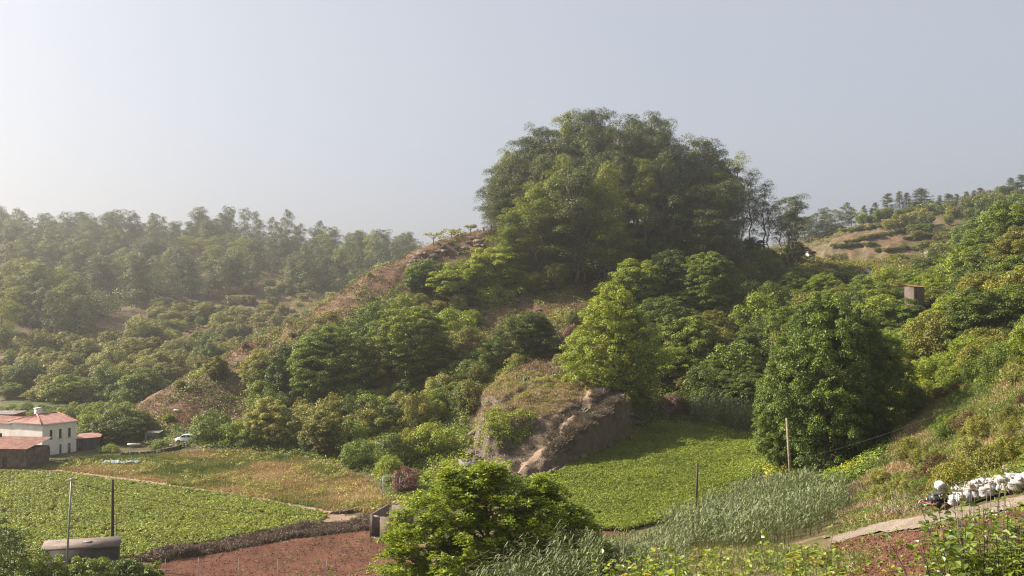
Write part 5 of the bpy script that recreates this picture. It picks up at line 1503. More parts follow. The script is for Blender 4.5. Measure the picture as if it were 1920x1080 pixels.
# ------------------------------------------------------------------ foreground leafy tree (compound drooping leaves)
def foreground_tree():
    rng = np.random.default_rng(17)
    Y0 = 66.0
    e = bpy.data.objects.new('leafy_tree', None); COL.objects.link(e)
    x0, _, _ = C(925, 1080, Y0); g0 = float(T(x0, Y0))
    e.location = (x0, Y0, g0)
    SHX = 14
    lobes = [(a_ + SHX, b_ + 8, c_, d_) for (a_, b_, c_, d_) in [  # px, py, radius px, y offset
        (830, 945, 78, 0), (905, 925, 70, 1), (765, 1010, 62, -.5), (850, 1030, 95, -1), (940, 1000, 95, 0), (1010, 965, 68, 1.5), (1060, 1010, 62, .5), (1095, 1045, 48, 0), (985, 1060, 80, -1),
        (740, 1085, 60, -1), (880, 1110, 110, 0), (1040, 1100, 70, -.5), (700 + 90, 1120, 70, 0), (1000, 920, 34, 1.5), (850, 905, 42, .5), (905, 890, 30, 0), (1110, 1085, 40, 0)]]
    cens = []; rads = []
    for (px, py, r, dy) in lobes:
        c = np.array(C(px, py, Y0 + dy)) - np.array([x0, Y0, g0]); R = r / F * Y0
        n = int(18 + r * 1.0)
        d = rdir(rng, n); u = rng.random(n) ** .33
        pts = c + d * (R * u * np.array([1]))[:, None] * np.array([1, 1.1, 1])
        cens += list(pts); rads += list(rng.uniform(.28, .55, n))
    cens = np.array(cens); rads = np.array(rads)
    mb = MB()
    tr = branchy(mb, rng, (0, 0, -.6), (-.4, 0, 4.8), .32, 7)
    for (px, py, r, dy) in lobes:
        c = np.array(C(px, py + r * .2, Y0 + dy)) - np.array([x0, Y0, g0])
        bp = branchy(mb, rng, tr[3 if c[2] < 3 else 4], c, .11, 6)
        for j in range(4):
            branchy(mb, rng, bp[3], c + rng.normal(size=3) * r / F * Y0 * .55, .04, 4)
    # rosettes of 7 drooping leaflets at twig ends
    ros = 20
    k = np.repeat(np.arange(len(cens)), ros)
    d = rdir(rng, len(k)); d[:, 2] = np.where(d[:, 2] < -.2, -d[:, 2], d[:, 2])
    tip = cens[k] + d * rads[k][:, None] * rng.uniform(.6, 1.15, len(k))[:, None]
    nl = 6
    kk = np.repeat(np.arange(len(k)), nl)
    a = np.tile(np.arange(nl) / nl * 6.283, len(k)) + np.repeat(rng.random(len(k)) * 6.28, nl) + rng.normal(size=len(kk)) * .25
    out = np.stack([np.cos(a), np.sin(a), np.zeros(len(kk))], 1)
    ax = unit(out + d[kk] * .5 + np.array([0, 0, -.35]) + rng.normal(size=(len(kk), 3)) * .25)
    nr = unit(np.array([0, 0, 1.]) + out * .5 + rng.normal(size=(len(kk), 3)) * .4)
    nr = unit(nr - ax * np.sum(nr * ax, 1)[:, None])
    L = rng.uniform(.17, .30, len(kk))
    V_ = leaf_quads(tip[kk] + ax * .02, nr, ax, L, L * .36, -.12)
    ct = rng.random(len(cens)) * .45 + .2
    tint = np.clip(ct[k][kk] + rng.normal(size=len(kk)) * .13, 0, 1)
    mb.build('trunk', M['bark'], e, True)
    link('crown', leaf_mesh('crown', V_, M['leaf_walnut'], tint), e)
    tag(e, 'wide leafy tree with drooping glossy leaves at the bottom centre', 'tree')


foreground_tree()

# dark bushes in the bottom left corner
def near_bush(px, py, Y, rpx, seed, label, mk='leaf_dark', leaf=.17, name='leafy_bush'):
    rng = np.random.default_rng(seed)
    x, y, z = C(px, py, Y); g = float(T(x, y)); R = rpx / F * Y
    H = z - g + R
    n = int(90)
    d = rdir(rng, n); u = rng.random(n) ** .3
    cen = np.stack([d[:, 0] * u * R, d[:, 1] * u * R, (H * .5) + d[:, 2] * u * H * .5], 1)
    rr = rng.uniform(.14, .24, n) * R
    V_, k = clump_leaves(rng, cen, rr, 130, leaf, leaf * .55, up=.4)
    tint = np.clip(rng.random(n)[k] * .5 + .2 + rng.normal(size=len(k)) * .15, 0, 1)
    e = bpy.data.objects.new(name, None); COL.objects.link(e); e.location = (x, y, g)
    mb = MB(); tr = branchy(mb, rng, (0, 0, -.4), (0, 0, H * .6), .1, 5)
    for j in range(10):
        branchy(mb, rng, tr[2], cen[j], .04, 4)
    mb.build('trunk', M['bark'], e, True); link('crown', leaf_mesh('crown', V_, M[mk], tint), e)
    tag(e, label, 'bush')


near_bush(20, 1050, 84, 62, 1, 'dark leafy bush in the bottom left corner', 'leaf_dark')
near_bush(80, 1092, 83, 52, 2, 'dark bush in front of the left end of the concrete tank', 'leaf_mid')
near_bush(160, 1096, 84, 50, 3, 'leafy bush right in front of the concrete tank', 'leaf_mid')
near_bush(230, 1098, 86, 44, 4, 'low bush below the right end of the concrete tank', 'leaf_mid')
near_bush(285, 1085, 86, 28, 5, 'small bright bush at the corner of the red soil', 'leaf_mid')
near_bush(-40, 1010, 88, 55, 6, 'dark bush cut by the left edge of the photo', 'leaf_dark')

# ------------------------------------------------------------------ brambles close to the camera
def bramble(stems, seed, label, leafL=.075, spacing=.05, yellow=.0, name='bramble_bush'):
    """arching thorny stems (lists of world points) with leaves in threes"""
    rng = np.random.default_rng(seed)
    e = bpy.data.objects.new(name, None); COL.objects.link(e)
    b0 = np.array(stems[0][0]); e.location = tuple(b0)
    mb = MB(); VV = []; TT = []
    for S in stems:
        S = np.array(S) - b0
        # smooth
        t = np.linspace(0, 1, len(S)); tt = np.linspace(0, 1, 26)
        P_ = np.stack([np.interp(tt, t, S[:, i]) for i in range(3)], 1)
        for _ in range(3):
            P_[1:-1] = (P_[:-2] + 2 * P_[1:-1] + P_[2:]) / 4
        P_ += np.cumsum(rng.normal(size=P_.shape) * .004, 0)
        mb.tube(P_, np.linspace(.011, .003, len(P_)), 5)
        seg = np.linalg.norm(np.diff(P_, axis=0), axis=1); cl = np.concatenate([[0], np.cumsum(seg)])
        for s_ in np.arange(cl[-1] * .12, cl[-1], spacing):
            p = np.array([np.interp(s_, cl, P_[:, i]) for i in range(3)])
            if rng.random() < .1: continue
            a = rng.random() * 6.28
            pet = unit(np.array([math.cos(a), math.sin(a), .3 + .5 * rng.random()]))
            q_ = p + pet * rng.uniform(.03, .09)
            n_up = unit(np.array([0, 0, 1]) + rng.normal(size=3) * .45)
            sz = leafL * rng.uniform(.6, 1.2)
            tn = rng.random() * .7 + .15 + (rng.random() < .12 + yellow) * .4
            for da in (-1.1, 0, 1.1):
                ax = unit(np.array([math.cos(a + da), math.sin(a + da), .05 + rng.normal() * .25]))
                nn = unit(n_up - ax * (n_up @ ax)); sd = np.cross(ax, nn)
                L = sz * (1.15 if da == 0 else .9); w2 = L * .33
                b_ = q_ + ax * .012
                # ovate leaf with a folded midrib: six corners, two quads
                pts = [b_, b_ + ax * L * .28 + sd * w2 + nn * L * .07, b_ + ax * L * .68 + sd * w2 * .75 + nn * L * .05, b_ + ax * L - nn * L * .06,
                       b_, b_ + ax * L - nn * L * .06, b_ + ax * L * .68 - sd * w2 * .75 + nn * L * .05, b_ + ax * L * .28 - sd * w2 + nn * L * .07]
                VV.append(np.array(pts)); TT += [tn + rng.normal() * .06] * 2
    mb.build('stems', M['bark'], e, True)
    VV = np.concatenate(VV)
    link('leaves', leaf_mesh('leaves', VV, M['leaf_bramble'], np.clip(TT, 0, 1)), e)
    tag(e, label, 'bramble')


rng = np.random.default_rng(99)


def arch(px0, Y0, px1, py1, Y1, bulge=.5, sag=0):
    """stem from the ground at (px0,Y0) to a tip seen at (px1,py1)"""
    x0 = (px0 - 960) / F * Y0; z0 = float(T(x0, Y0)) - .1
    b = np.array(C(px1, py1, Y1)); a = np.array([x0, Y0, z0])
    m = (a + b) / 2 + np.array([0, 0, bulge * .4])
    m1 = a * .6 + m * .4 + np.array([0, 0, bulge * .5]); m2 = b * .45 + m * .55 + np.array([0, 0, bulge * .35])
    return [a, m1, m2, b]


st1 = [arch(1830, 10.5, 1790, 885, 10.8, .2), arch(1850, 10.5, 1740, 980, 10.2, .3), arch(1800, 10, 1655, 1015, 10.2, .5), arch(1880, 10.5, 1870, 905, 10.8, .2), arch(1900, 10.3, 1915, 925, 10.3, .2), arch(1900, 10, 1790, 1000, 9.8, .4)]
for i in range(125):
    pxb = rng.uniform(1760, 1990); Yb = rng.uniform(9.2, 11.2)
    st1.append(arch(pxb, Yb, pxb + rng.normal() * 45, rng.uniform(940, 1060) + max(0, 1830 - pxb) * .9, Yb + rng.normal() * .4, rng.uniform(.05, .35)))
bramble(st1, 5, 'bramble bush with arching dark stems filling the bottom right corner')
st2 = []
for i in range(85):
    pxb = rng.uniform(1180, 1600); Yb = rng.uniform(13, 16.5)
    st2.append(arch(pxb, Yb, pxb + rng.normal() * 55, 1045 + rng.uniform(-22, 45), Yb + rng.normal() * .5, rng.uniform(.1, .5)))
st2.append(arch(1470, 14, 1560, 985, 14, .1)); st2.append(arch(1500, 14, 1420, 990, 14.4, .2))
bramble(st2, 6, 'spreading bramble thicket along the bottom edge, left of the red soil', leafL=.085, spacing=.05)
st3 = []
for i in range(34):
    pxb = rng.uniform(1150, 1330); Yb = rng.uniform(18, 24)
    st3.append(arch(pxb, Yb, pxb + rng.normal() * 30, 1065 + rng.uniform(-20, 35), Yb + rng.normal() * .5, rng.uniform(.1, .4)))
bramble(st3, 7, 'sparser bramble patch at the bottom edge beside the pale canes', leafL=.11, spacing=.08)
# pale seed heads rising by the track
def seedheads(px, py, Y, n, seed, label):
    rng = np.random.default_rng(seed)
    x, y, z = C(px, py, Y); g = float(T(x, y)); h = max(z - g, .6)
    e = bpy.data.objects.new('flowering_weed', None); COL.objects.link(e); e.location = (x, y, g)
    mb = MB(); cc = []
    for i in range(n):
        t_ = np.array([rng.normal() * .22, rng.normal() * .2, h * rng.uniform(.8, 1.0)])
        mb.tube([(rng.normal() * .04, rng.normal() * .04, -.1), t_ * np.array([.5, .5, .6]), t_], [.010, .008, .004], 4)
        cc.append(t_); cc.append(t_ * np.array([.85, .85, .88]))
    cc = np.array(cc)
    V_, k = clump_leaves(rng, cc, np.full(len(cc), .06), 16, .03, .022, up=.3)
    mb.build('stems', M['twigs'], e)
    link('seed_heads', leaf_mesh('seed_heads', V_, M['seed'], rng.random(len(k))), e)  # pale seed heads clustered at the stem tips, not leaves
    tag(e, label, 'weed')


M['seed'] = leaf_mat('pale_seed_heads', [(0, (.22, .17, .12)), (1, (.42, .36, .27))], .3, shift=False)
seedheads(1800, 850, 13, 9, 1, 'tall pale flowering weed rising left of the row of sacks')
seedheads(1860, 885, 12.6, 7, 2, 'shorter pale flowering weed in front of the white sacks')

# ------------------------------------------------------------------ buildings
def tiled_quad(mb, a, b, c, d, pitch=.28, amp=.05):
    """roof slope a-b (eaves) to d-c (ridge) with rounded tile rolls"""
    a, b, c, d = [np.array(q_, float) for q_ in (a, b, c, d)]
    L = np.linalg.norm(b - a); n = max(4, int(L / pitch) * 4)
    nrm = unit(np.cross(b - a, d - a)); nrm = nrm if nrm[2] > 0 else -nrm
    m = 6
    u = np.linspace(0, 1, n + 1); v = np.linspace(0, 1, m + 1)
    U, V_ = np.meshgrid(u, v, indexing='ij')
    P_ = (a[None, None] * (1 - U[..., None]) + b * U[..., None]) * (1 - V_[..., None]) + (d * (1 - U[..., None]) + c * U[..., None]) * V_[..., None]
    P_ = P_ + nrm * (np.abs(np.sin(U * L / pitch * math.pi)) * amp)[..., None]
    idn = np.arange((n + 1) * (m + 1)).reshape(n + 1, m + 1)
    fs = np.stack([idn[:-1, :-1], idn[1:, :-1], idn[1:, 1:], idn[:-1, 1:]], -1).reshape(-1, 4)
    mb.raw(P_.reshape(-1, 3), [tuple(f) for f in fs])


def wall_with_holes(mb, a, b, z0, z1, th, holes):
    """wall from a to b (xy) of thickness th going inward (left of a->b), with rectangular holes (u0,u1,w0,w1)"""
    a = np.array(a, float); b = np.array(b, float); L = np.linalg.norm(b - a); dx = (b - a) / L; nn = np.array([-dx[1], dx[0]])
    us = sorted(set([0, L] + [h[0] for h in holes] + [h[1] for h in holes])); wsn = sorted(set([z0, z1] + [h[2] for h in holes] + [h[3] for h in holes]))
    nu_, nw_ = len(us) - 1, len(wsn) - 1
    sol = [[not any(h[0] < (us[i] + us[i + 1]) / 2 < h[1] and h[2] < (wsn[j] + wsn[j + 1]) / 2 < h[3] for h in holes) for j in range(nw_)] for i in range(nu_)]
    P3d = lambda u, w, t_: (a[0] + dx[0] * u + nn[0] * t_, a[1] + dx[1] * u + nn[1] * t_, w)
    vs = []; fs = []
    def quad(*p):
        k = len(vs); vs.extend(p); fs.append((k, k + 1, k + 2, k + 3))
    for i in range(nu_):
        for j in range(nw_):
            if not sol[i][j]: continue
            u0, u1, w0, w1 = us[i], us[i + 1], wsn[j], wsn[j + 1]
            quad(P3d(u0, w0, 0), P3d(u1, w0, 0), P3d(u1, w1, 0), P3d(u0, w1, 0))
            quad(P3d(u1, w0, th), P3d(u0, w0, th), P3d(u0, w1, th), P3d(u1, w1, th))
            if i == 0 or not sol[i - 1][j]: quad(P3d(u0, w0, th), P3d(u0, w0, 0), P3d(u0, w1, 0), P3d(u0, w1, th))
            if i == nu_ - 1 or not sol[i + 1][j]: quad(P3d(u1, w0, 0), P3d(u1, w0, th), P3d(u1, w1, th), P3d(u1, w1, 0))
            if j == 0 or not sol[i][j - 1]: quad(P3d(u0, w0, th), P3d(u1, w0, th), P3d(u1, w0, 0), P3d(u0, w0, 0))
            if j == nw_ - 1 or not sol[i][j + 1]: quad(P3d(u0, w1, 0), P3d(u1, w1, 0), P3d(u1, w1, th), P3d(u0, w1, th))
    mb.raw(vs, fs)
    return dx, nn


def opening(e, a, dx, nn, u0, u1, w0, w1, kind, mat, frame_mat, shut=None):
    f = MB(); t_ = .07
    cx = a + dx * (u0 + u1) / 2 + nn * .12; rz = math.atan2(dx[1], dx[0])
    W_, H_ = u1 - u0, w1 - w0; zc = (w0 + w1) / 2
    for (du, dz, w, h) in ((-W_ / 2 + t_ / 2, 0, t_, H_), (W_ / 2 - t_ / 2, 0, t_, H_), (0, H_ / 2 - t_ / 2, W_ - 2 * t_, t_), (0, -H_ / 2 + t_ / 2, W_ - 2 * t_, t_)):
        c = cx + dx * du; f.box((c[0], c[1], zc + dz), (w, .08, h), rz)
    fo = f.build(kind, frame_mat, e)
    p = MB(); c = cx + nn * .03
    p.box((c[0], c[1], zc), (W_ - 2 * t_, .04, H_ - 2 * t_), rz)
    if kind == 'window':
        c2 = cx - nn * .015
        p.box((c2[0], c2[1], zc), (.05, .04, H_ - 2 * t_ - .01), rz)
    p.build('pane' if kind == 'window' else 'door_leaf', mat, fo)
    if kind == 'window':
        s_ = MB(); c = a + dx * (u0 + u1) / 2 - nn * .05; s_.box((c[0], c[1], w0 - .05), (W_ + .16, .14, .08), rz); s_.build('sill', M['concrete'], fo)
    return fo


def white_house():
    e = bpy.data.objects.new('white_house', None); COL.objects.link(e)
    K = np.array(C(79, 851, 178)); g = 0.9
    zt = C(79, 795.5, 178)[2]
    R_ = np.array(C(143, 847, 184)); Lf = np.array(C(-12, 850, 190))
    e.location = (K[0], K[1], g)
    ft = K[:2]
    fr = (R_[:2] - ft); fw = np.linalg.norm(fr); dxr = fr / fw
    nrm_in = np.array([-dxr[1], dxr[0]])
    # rectangle: front wall along dxr, left wall going back along nrm_in turned left
    A = np.array([0, 0.]); Bp = dxr * fw
    ld = (Lf[:2] - ft); ll = np.linalg.norm(ld); dl = ld / ll
    dl = unit(dl * .5 + nrm_in * .5) if False else dl
    H = zt - g
    D = 9.0
    P0 = A; P1 = Bp; P2 = Bp + nrm_in * D; P3 = nrm_in * D
    mb = MB()
    n_up = [(fw * .28 + i * (fw * .5 / 2)) for i in range(3)]
    holes = [(u - .28, u + .28, H * .52, H * .80) for u in (fw * .25, fw * .52, fw * .79)]
    doors = [(fw * .20, fw * .26, .15, H * .27), (fw * .51 - .1, fw * .51 + .38, .15, H * .32), (fw * .74, fw * .74 + .65, .15, H * .32)]
    doors[0] = (fw * .20 - .15, fw * .20 + .22, .15, H * .27)
    dx, nn = wall_with_holes(mb, P0, P1, .15, H, .3, holes + doors)
    wall_with_holes(mb, P1 + nrm_in * .3, P2 - nrm_in * .3, .15, H, .3, [])
    wall_with_holes(mb, P2, P3, .15, H, .3, [])
    wall_with_holes(mb, P3 - nrm_in * .3, P0 + nrm_in * .3, .15, H, .3, [])
    mb.build('wall', M['wall'], e)
    # long left wing whose wall continues the left face
    for h in holes:
        opening(e, P0, dx, nn, h[0], h[1], h[2], h[3], 'window', M['glass_dark'], M['shutter'])
    for h, mt in zip(doors, (M['glass_dark'], M['door_green'], M['concrete'])):
        opening(e, P0, dx, nn, h[0], h[1], h[2], h[3], 'door', mt, M['door_green'])
    pl = MB(); pl.prism([P0 - nn * .06 - dx * .05, P1 - nn * .06 + dx * .05, P1 + nn * .25 + dx * .05, P0 + nn * .25 - dx * .05], -.9, .147); pl.build('plinth', M['stone_wall'], e)
    # hip roof
    ov = .35; z0 = H; rh = 1.35
    q0 = P0 - dx * ov - nn * ov; q1 = P1 + dx * ov - nn * ov; q2 = P2 + dx * ov + nn * ov; q3 = P3 - dx * ov + nn * ov
    r0 = (P0 + P3) / 2 + dx * 2.0; r1 = (P1 + P2) / 2 - dx * .8
    v3 = lambda p, z: (p[0], p[1], z)
    rb = MB()
    tiled_quad(rb, v3(q0, z0), v3(q1, z0), v3(r1, z0 + rh), v3(r0, z0 + rh))
    tiled_quad(rb, v3(q2, z0), v3(q3, z0), v3(r0, z0 + rh), v3(r1, z0 + rh))
    tiled_quad(rb, v3(q1, z0), v3(q2, z0), v3(r1 + nn * .01, z0 + rh), v3(r1 - nn * .01, z0 + rh))
    tiled_quad(rb, v3(q3, z0), v3(q0, z0), v3(r0 - nn * .01, z0 + rh), v3(r0 + nn * .01, z0 + rh))
    rf = rb.build('roof', M['tile'], e)
    rc = MB()
    for p_, q_ in ((q0, r0), (q1, r1), (q2, r1), (q3, r0)):
        rc.tube([v3(p_, z0 + .06), v3(q_, z0 + rh + .06)], .12, 6)
    rc.tube([v3(r0, z0 + rh + .06), v3(r1, z0 + rh + .06)], .13, 6)
    rc.build('ridge_tiles', M['tile'], rf)
    ea = MB(); ea.prism([q0 + (dx + nn) * .02, q1 + (-dx + nn) * .02, q2 - (dx + nn) * .02, q3 + (dx - nn) * .02], z0 - .16, z0 - .01); ea.build('eaves', M['white_paint'], e)
    ch = MB(); c = (r0 + r1) / 2 - dx * .9 + nn * 1.2
    ch.box((c[0], c[1], z0 + rh + .15), (1.1, .9, 1.5), math.atan2(dx[1], dx[0])); ch.box((c[0], c[1], z0 + rh + .98), (1.25, 1.05, .12), math.atan2(dx[1], dx[0]))
    ch.build('chimney', M['white_paint'], rf)
    tag(e, 'two-storey white house with a pinkish hipped tile roof and three dark upper windows', 'house')
    return e, K, dxr, nrm_in, H, g


he, K, dxr, nin, HH, hg = white_house()


def simple_house(name, foot, z0, z1, rh, wall_m, roof_m, label, cat, door=None, gable_axis=0, win=None, mono=False):
    """foot: four xy corners, front-left, front-right, back-right, back-left"""
    e = bpy.data.objects.new(name, None); COL.objects.link(e)
    f = [np.array(p, float) for p in foot]; o_ = f[0].copy(); e.location = (o_[0], o_[1], z0)
    f = [p - o_ for p in f]; H = z1 - z0
    mb = MB(); dx = unit(f[1] - f[0]); nn = np.array([-dx[1], dx[0]]); Lw = np.linalg.norm(f[1] - f[0])
    holes = []
    if door: holes.append(door)
    if win: holes += win
    dxx, nnn = wall_with_holes(mb, f[0], f[1], 0, H, .25, holes)
    for i in (1, 2, 3):
        a, b = f[i], f[(i + 1) % 4]
        dd_ = unit(b - a)
        a2 = a + dd_ * (.25 if i in (1, 3) else 0); b2 = b - dd_ * (.25 if i in (1, 3) else 0)
        wall_with_holes(mb, a2, b2, 0, H, .25, [])
    v3 = lambda p, z: (p[0], p[1], z)
    ov = .3; dy = unit(f[3] - f[0])
    q0 = f[0] - dx * ov - dy * ov; q1 = f[1] + dx * ov - dy * ov; q2 = f[2] + dx * ov + dy * ov; q3 = f[3] - dx * ov + dy * ov
    rb = MB()
    if mono:
        tiled_quad(rb, v3(q0, H + .02), v3(q1, H + .02), v3(q2, H + rh), v3(q3, H + rh))
    elif gable_axis == 0:
        r0 = (q0 + q3) / 2; r1 = (q1 + q2) / 2
        tiled_quad(rb, v3(q0, H), v3(q1, H), v3(r1, H + rh), v3(r0, H + rh)); tiled_quad(rb, v3(q2, H), v3(q3, H), v3(r0, H + rh), v3(r1, H + rh))
        for a, b, c in ((f[0], f[3], (f[0] + f[3]) / 2), (f[1], f[2], (f[1] + f[2]) / 2)):
            s_ = dx * (.12 if a is f[0] else -.12)
            mb.raw([v3(a, H), v3(b, H), v3(c, H + rh * .9), v3(a + s_, H), v3(b + s_, H), v3(c + s_, H + rh * .9)], [(0, 1, 2), (5, 4, 3), (0, 2, 5, 3), (1, 4, 5, 2)])
    else:
        r0 = (q0 + q1) / 2; r1 = (q3 + q2) / 2
        tiled_quad(rb, v3(q3, H), v3(q0, H), v3(r0, H + rh), v3(r1, H + rh)); tiled_quad(rb, v3(q1, H), v3(q2, H), v3(r1, H + rh), v3(r0, H + rh))
        for a, b, c, s_ in ((f[0], f[1], (f[0] + f[1]) / 2, dy * .12), (f[3], f[2], (f[3] + f[2]) / 2, -dy * .12)):
            mb.raw([v3(a, H), v3(b, H), v3(c, H + rh * .9), v3(a + s_, H), v3(b + s_, H), v3(c + s_, H + rh * .9)], [(0, 1, 2), (5, 4, 3), (0, 2, 5, 3), (1, 4, 5, 2)])
    mb.build('wall', wall_m, e)
    rb.build('roof', roof_m, e)
    if door: opening(e, f[0], dxx, nnn, *door, 'door', M['wood'], M['wood'])
    for w in (win or []): opening(e, f[0], dxx, nnn, *w, 'window', M['glass_dark'], M['shutter'])
    tag(e, label, cat)
    return e


kx = K[:2]
simple_house('house_wing', [kx + nin * 18, kx + nin * 9.05, kx + nin * 9.05 + dxr * 5.5, kx + nin * 18 + dxr * 5.5], hg - .6, hg + HH - .45, 1.0, M['wall'], M['tile_old'],
             'lower white wing with one small window joined to the left of the white house', 'house wing', win=[(5.6, 6.5, 3.3, 4.1)])
# low dark stone shed with old tiles, at the left edge
a = np.array(C(-40, 866, 168)[:2]); b = np.array(C(49, 868, 167)[:2]); up = np.array([.25, .97])
simple_house('stone_shed', [a, b, b + up * 5.5, a + up * 5.5], .7, C(20, 841, 168)[2], 1.35, M['stone_wall'], M['tile_old'], 'low dark stone shed with old red tiles in front of the white house', 'shed', door=(4.2, 5.0, .05, 1.6), mono=True)
# dark upper block behind at the left edge
a = np.array(C(-30, 795, 200)[:2]); b = np.array(C(26, 795, 200)[:2]); up = np.array([.1, 1])
simple_house('brick_block', [a, b, b + up * 4, a + up * 4], 2.0, C(10, 777, 200)[2], .35, M['tile_old'], M['concrete'], 'dark reddish brick block behind the roofs at the left edge', 'building', mono=True, win=[(3.5, 4.3, 3.0, 3.7)])
# grey annex right of the house
a = np.array(C(144, 846, 184)[:2]); b = np.array(C(186, 845, 187)[:2]); up = np.array([-.25, .97])
simple_house('grey_annex', [a, b, b + up * 4, a + up * 4], 1.0, C(160, 822, 185)[2], .5, M['concrete_dark'], M['tile'], 'low grey annex with a pale door right of the white house', 'shed', door=(.4, 1.1, .05, 1.9), mono=True)
# grey concrete shed under the dark tree
a = np.array(C(272, 838, 190)[:2]); b = np.array(C(296, 837, 191)[:2]); up = np.array([-.1, 1])
simple_house('concrete_shed', [a, b, b + up * 3, a + up * 3], 1.6, C(284, 813, 190)[2], .15, M['concrete'], M['concrete'], 'small grey concrete shed with a dark doorway beside the dark tree', 'shed', door=(.3, 1.2, .05, 1.6), mono=True)
# stone hut in the right wood
a = np.array(C(1714, 566, 200)[:2]); b = np.array(C(1733, 563, 203)[:2]); up = np.array([-.5, .86])
zt = C(1725, 538, 202)[2]
simple_house('stone_hut', [a, b, b + up * 2.4, a + up * 2.4], zt - 6, zt, .5, M['slab'], M['tile_old'], 'weathered stone hut with an old tile roof half hidden in the right wood', 'hut', door=(.7, 1.3, 3.2, 5.2), mono=True)
# far small farmhouses
a = np.array(C(1615, 516, 258)[:2]); b = np.array(C(1640, 516, 262)[:2]); up = np.array([-.1, 1])
zt = C(1628, 508, 260)[2]
simple_house('small_farmhouse', [a, b, b + up * 5, a + up * 5], zt - 4, zt, 1.0, M['wall'], M['tile'], 'small white farmhouse with a red gable roof among the trees below the terraces', 'house', gable_axis=1)
zt = C(1520, 470, 330)[2]
a = np.array(C(1517, 478, 330)[:2]); b = np.array(C(1529, 478, 331)[:2])
simple_house('white_hut', [a, b, b + np.array([0, 4]), a + np.array([0, 4])], zt - 3.5, zt, .5, M['wall'], M['tile'], 'tiny white hut at the left foot of the terraced hill', 'hut')
zt = C(1747, 467, 370)[2]
a = np.array(C(1741, 472, 370)[:2]); b = np.array(C(1753, 472, 371)[:2])
simple_house('grey_hut', [a, b, b + np.array([0, 4]), a + np.array([0, 4])], zt - 3, zt, .3, M['concrete'], M['concrete'], 'tiny grey hut right of the ploughed terraces', 'hut', mono=True)

# walls of loose stone
def stone_wall(name, pts, h, th, seed, label, mat='stone_wall', size=.4):
    rng = np.random.default_rng(seed); mb = MB()
    for i in range(len(pts) - 1):
        a = np.array(pts[i]); b = np.array(pts[i + 1]); L = np.linalg.norm(b - a); d = (b - a) / L; rz = math.atan2(d[1], d[0])
        nrow = max(1, int(h / (size * .6)))
        for r in range(nrow):
            u = 0
            while u < L:
                w = size * rng.uniform(.6, 1.5)
                c = a + d * (u + w / 2) + rng.normal(size=2) * .06
                hh = size * .6 * rng.uniform(.85, 1.15)
                mb.box((c[0], c[1], float(T(c[0], c[1])) + r * size * .58 + hh / 2 - .05), (w * .96, th * rng.uniform(.8, 1.1), hh), rz + rng.normal() * .1, (rng.normal() * .07, rng.normal() * .07))
                u += w
    tag(mb.build(name, M[mat]), label, 'wall')


stone_wall('dry_stone_wall', [C(82, 862, 172)[:2], C(145, 858, 174)[:2], C(180, 853, 176)[:2]], .7, .5, 1, 'tumbled dry stone wall in front of the white house')
stone_wall('dry_stone_wall', [C(225, 850, 178)[:2], C(292, 846, 180)[:2], C(330, 845, 182)[:2], C(350, 843, 184)[:2]], .8, .5, 2, 'dry stone wall running from the round shrub to the white car')
stone_wall('dry_stone_wall', [C(620, 968, 131)[:2], C(650, 968, 131.5)[:2], C(668, 960, 133)[:2]], .5, .4, 3, 'short low stone wall at the right tip of the left field')
for px, lab in ((148, 'pale boulder at the foot of the grey annex, left one'), (172, 'pale boulder at the foot of the grey annex, right one')):
    pass

# plank, sheet, netting
def slab(name, px, py, Y, dims, rz, mat, label, cat, dz=.0, tilt=None):
    x, y, z = C(px, py, Y); g = float(T(x, y)) + dz
    mb = MB(); mb.box((0, 0, dims[2] / 2), dims, 0, tilt)
    mb.box((0, dims[1] * .3, -dims[2] * .2), (dims[0] * .9, .06, dims[2] * .6))
    o = mb.build(name, mat); o.location = (x, y, g); o.rotation_euler = (0, 0, rz)
    tag(o, label, cat)


slab('white_trough', 251, 836, 186, (2.3, .6, .25), .1, M['white_paint'], 'long white trough lying in front of the dark tree', 'trough', .5)
slab('white_sheet', 331, 777, 203, (1.1, .8, .3), .3, M['white_paint'], 'small white sheet lying below the dark earth bank', 'sheet', .1)
slab('white_sack_lump', 321, 840, 184, (.7, .5, .5), .3, M['sack'], 'small white lump at the foot of the stone wall left of the car', 'sack', .1)
rng = np.random.default_rng(3)
x0, y0, _ = hit(228, 872)
U_, V2 = np.meshgrid(np.arange(26), np.arange(9), indexing='ij')
NX = x0 - 3 + U_ * .24 + rng.normal(size=U_.shape) * .07; NY = y0 - .9 + V2 * .22 + np.sin(U_ * .4) * .4
NZ = T(NX, NY) + .28 + np.abs(rng.normal(size=U_.shape)) * .14
idn = np.arange(26 * 9).reshape(26, 9)
fq = np.stack([idn[:-1, :-1], idn[1:, :-1], idn[1:, 1:], idn[:-1, 1:]], -1).reshape(-1, 4)
tag(link('blue_netting', new_mesh('blue_netting', np.stack([NX, NY, NZ], -1).reshape(-1, 3), fq, np.full(len(fq), 4), [M['blue_net']])), 'crumpled blue netting lying in the rough meadow', 'netting')


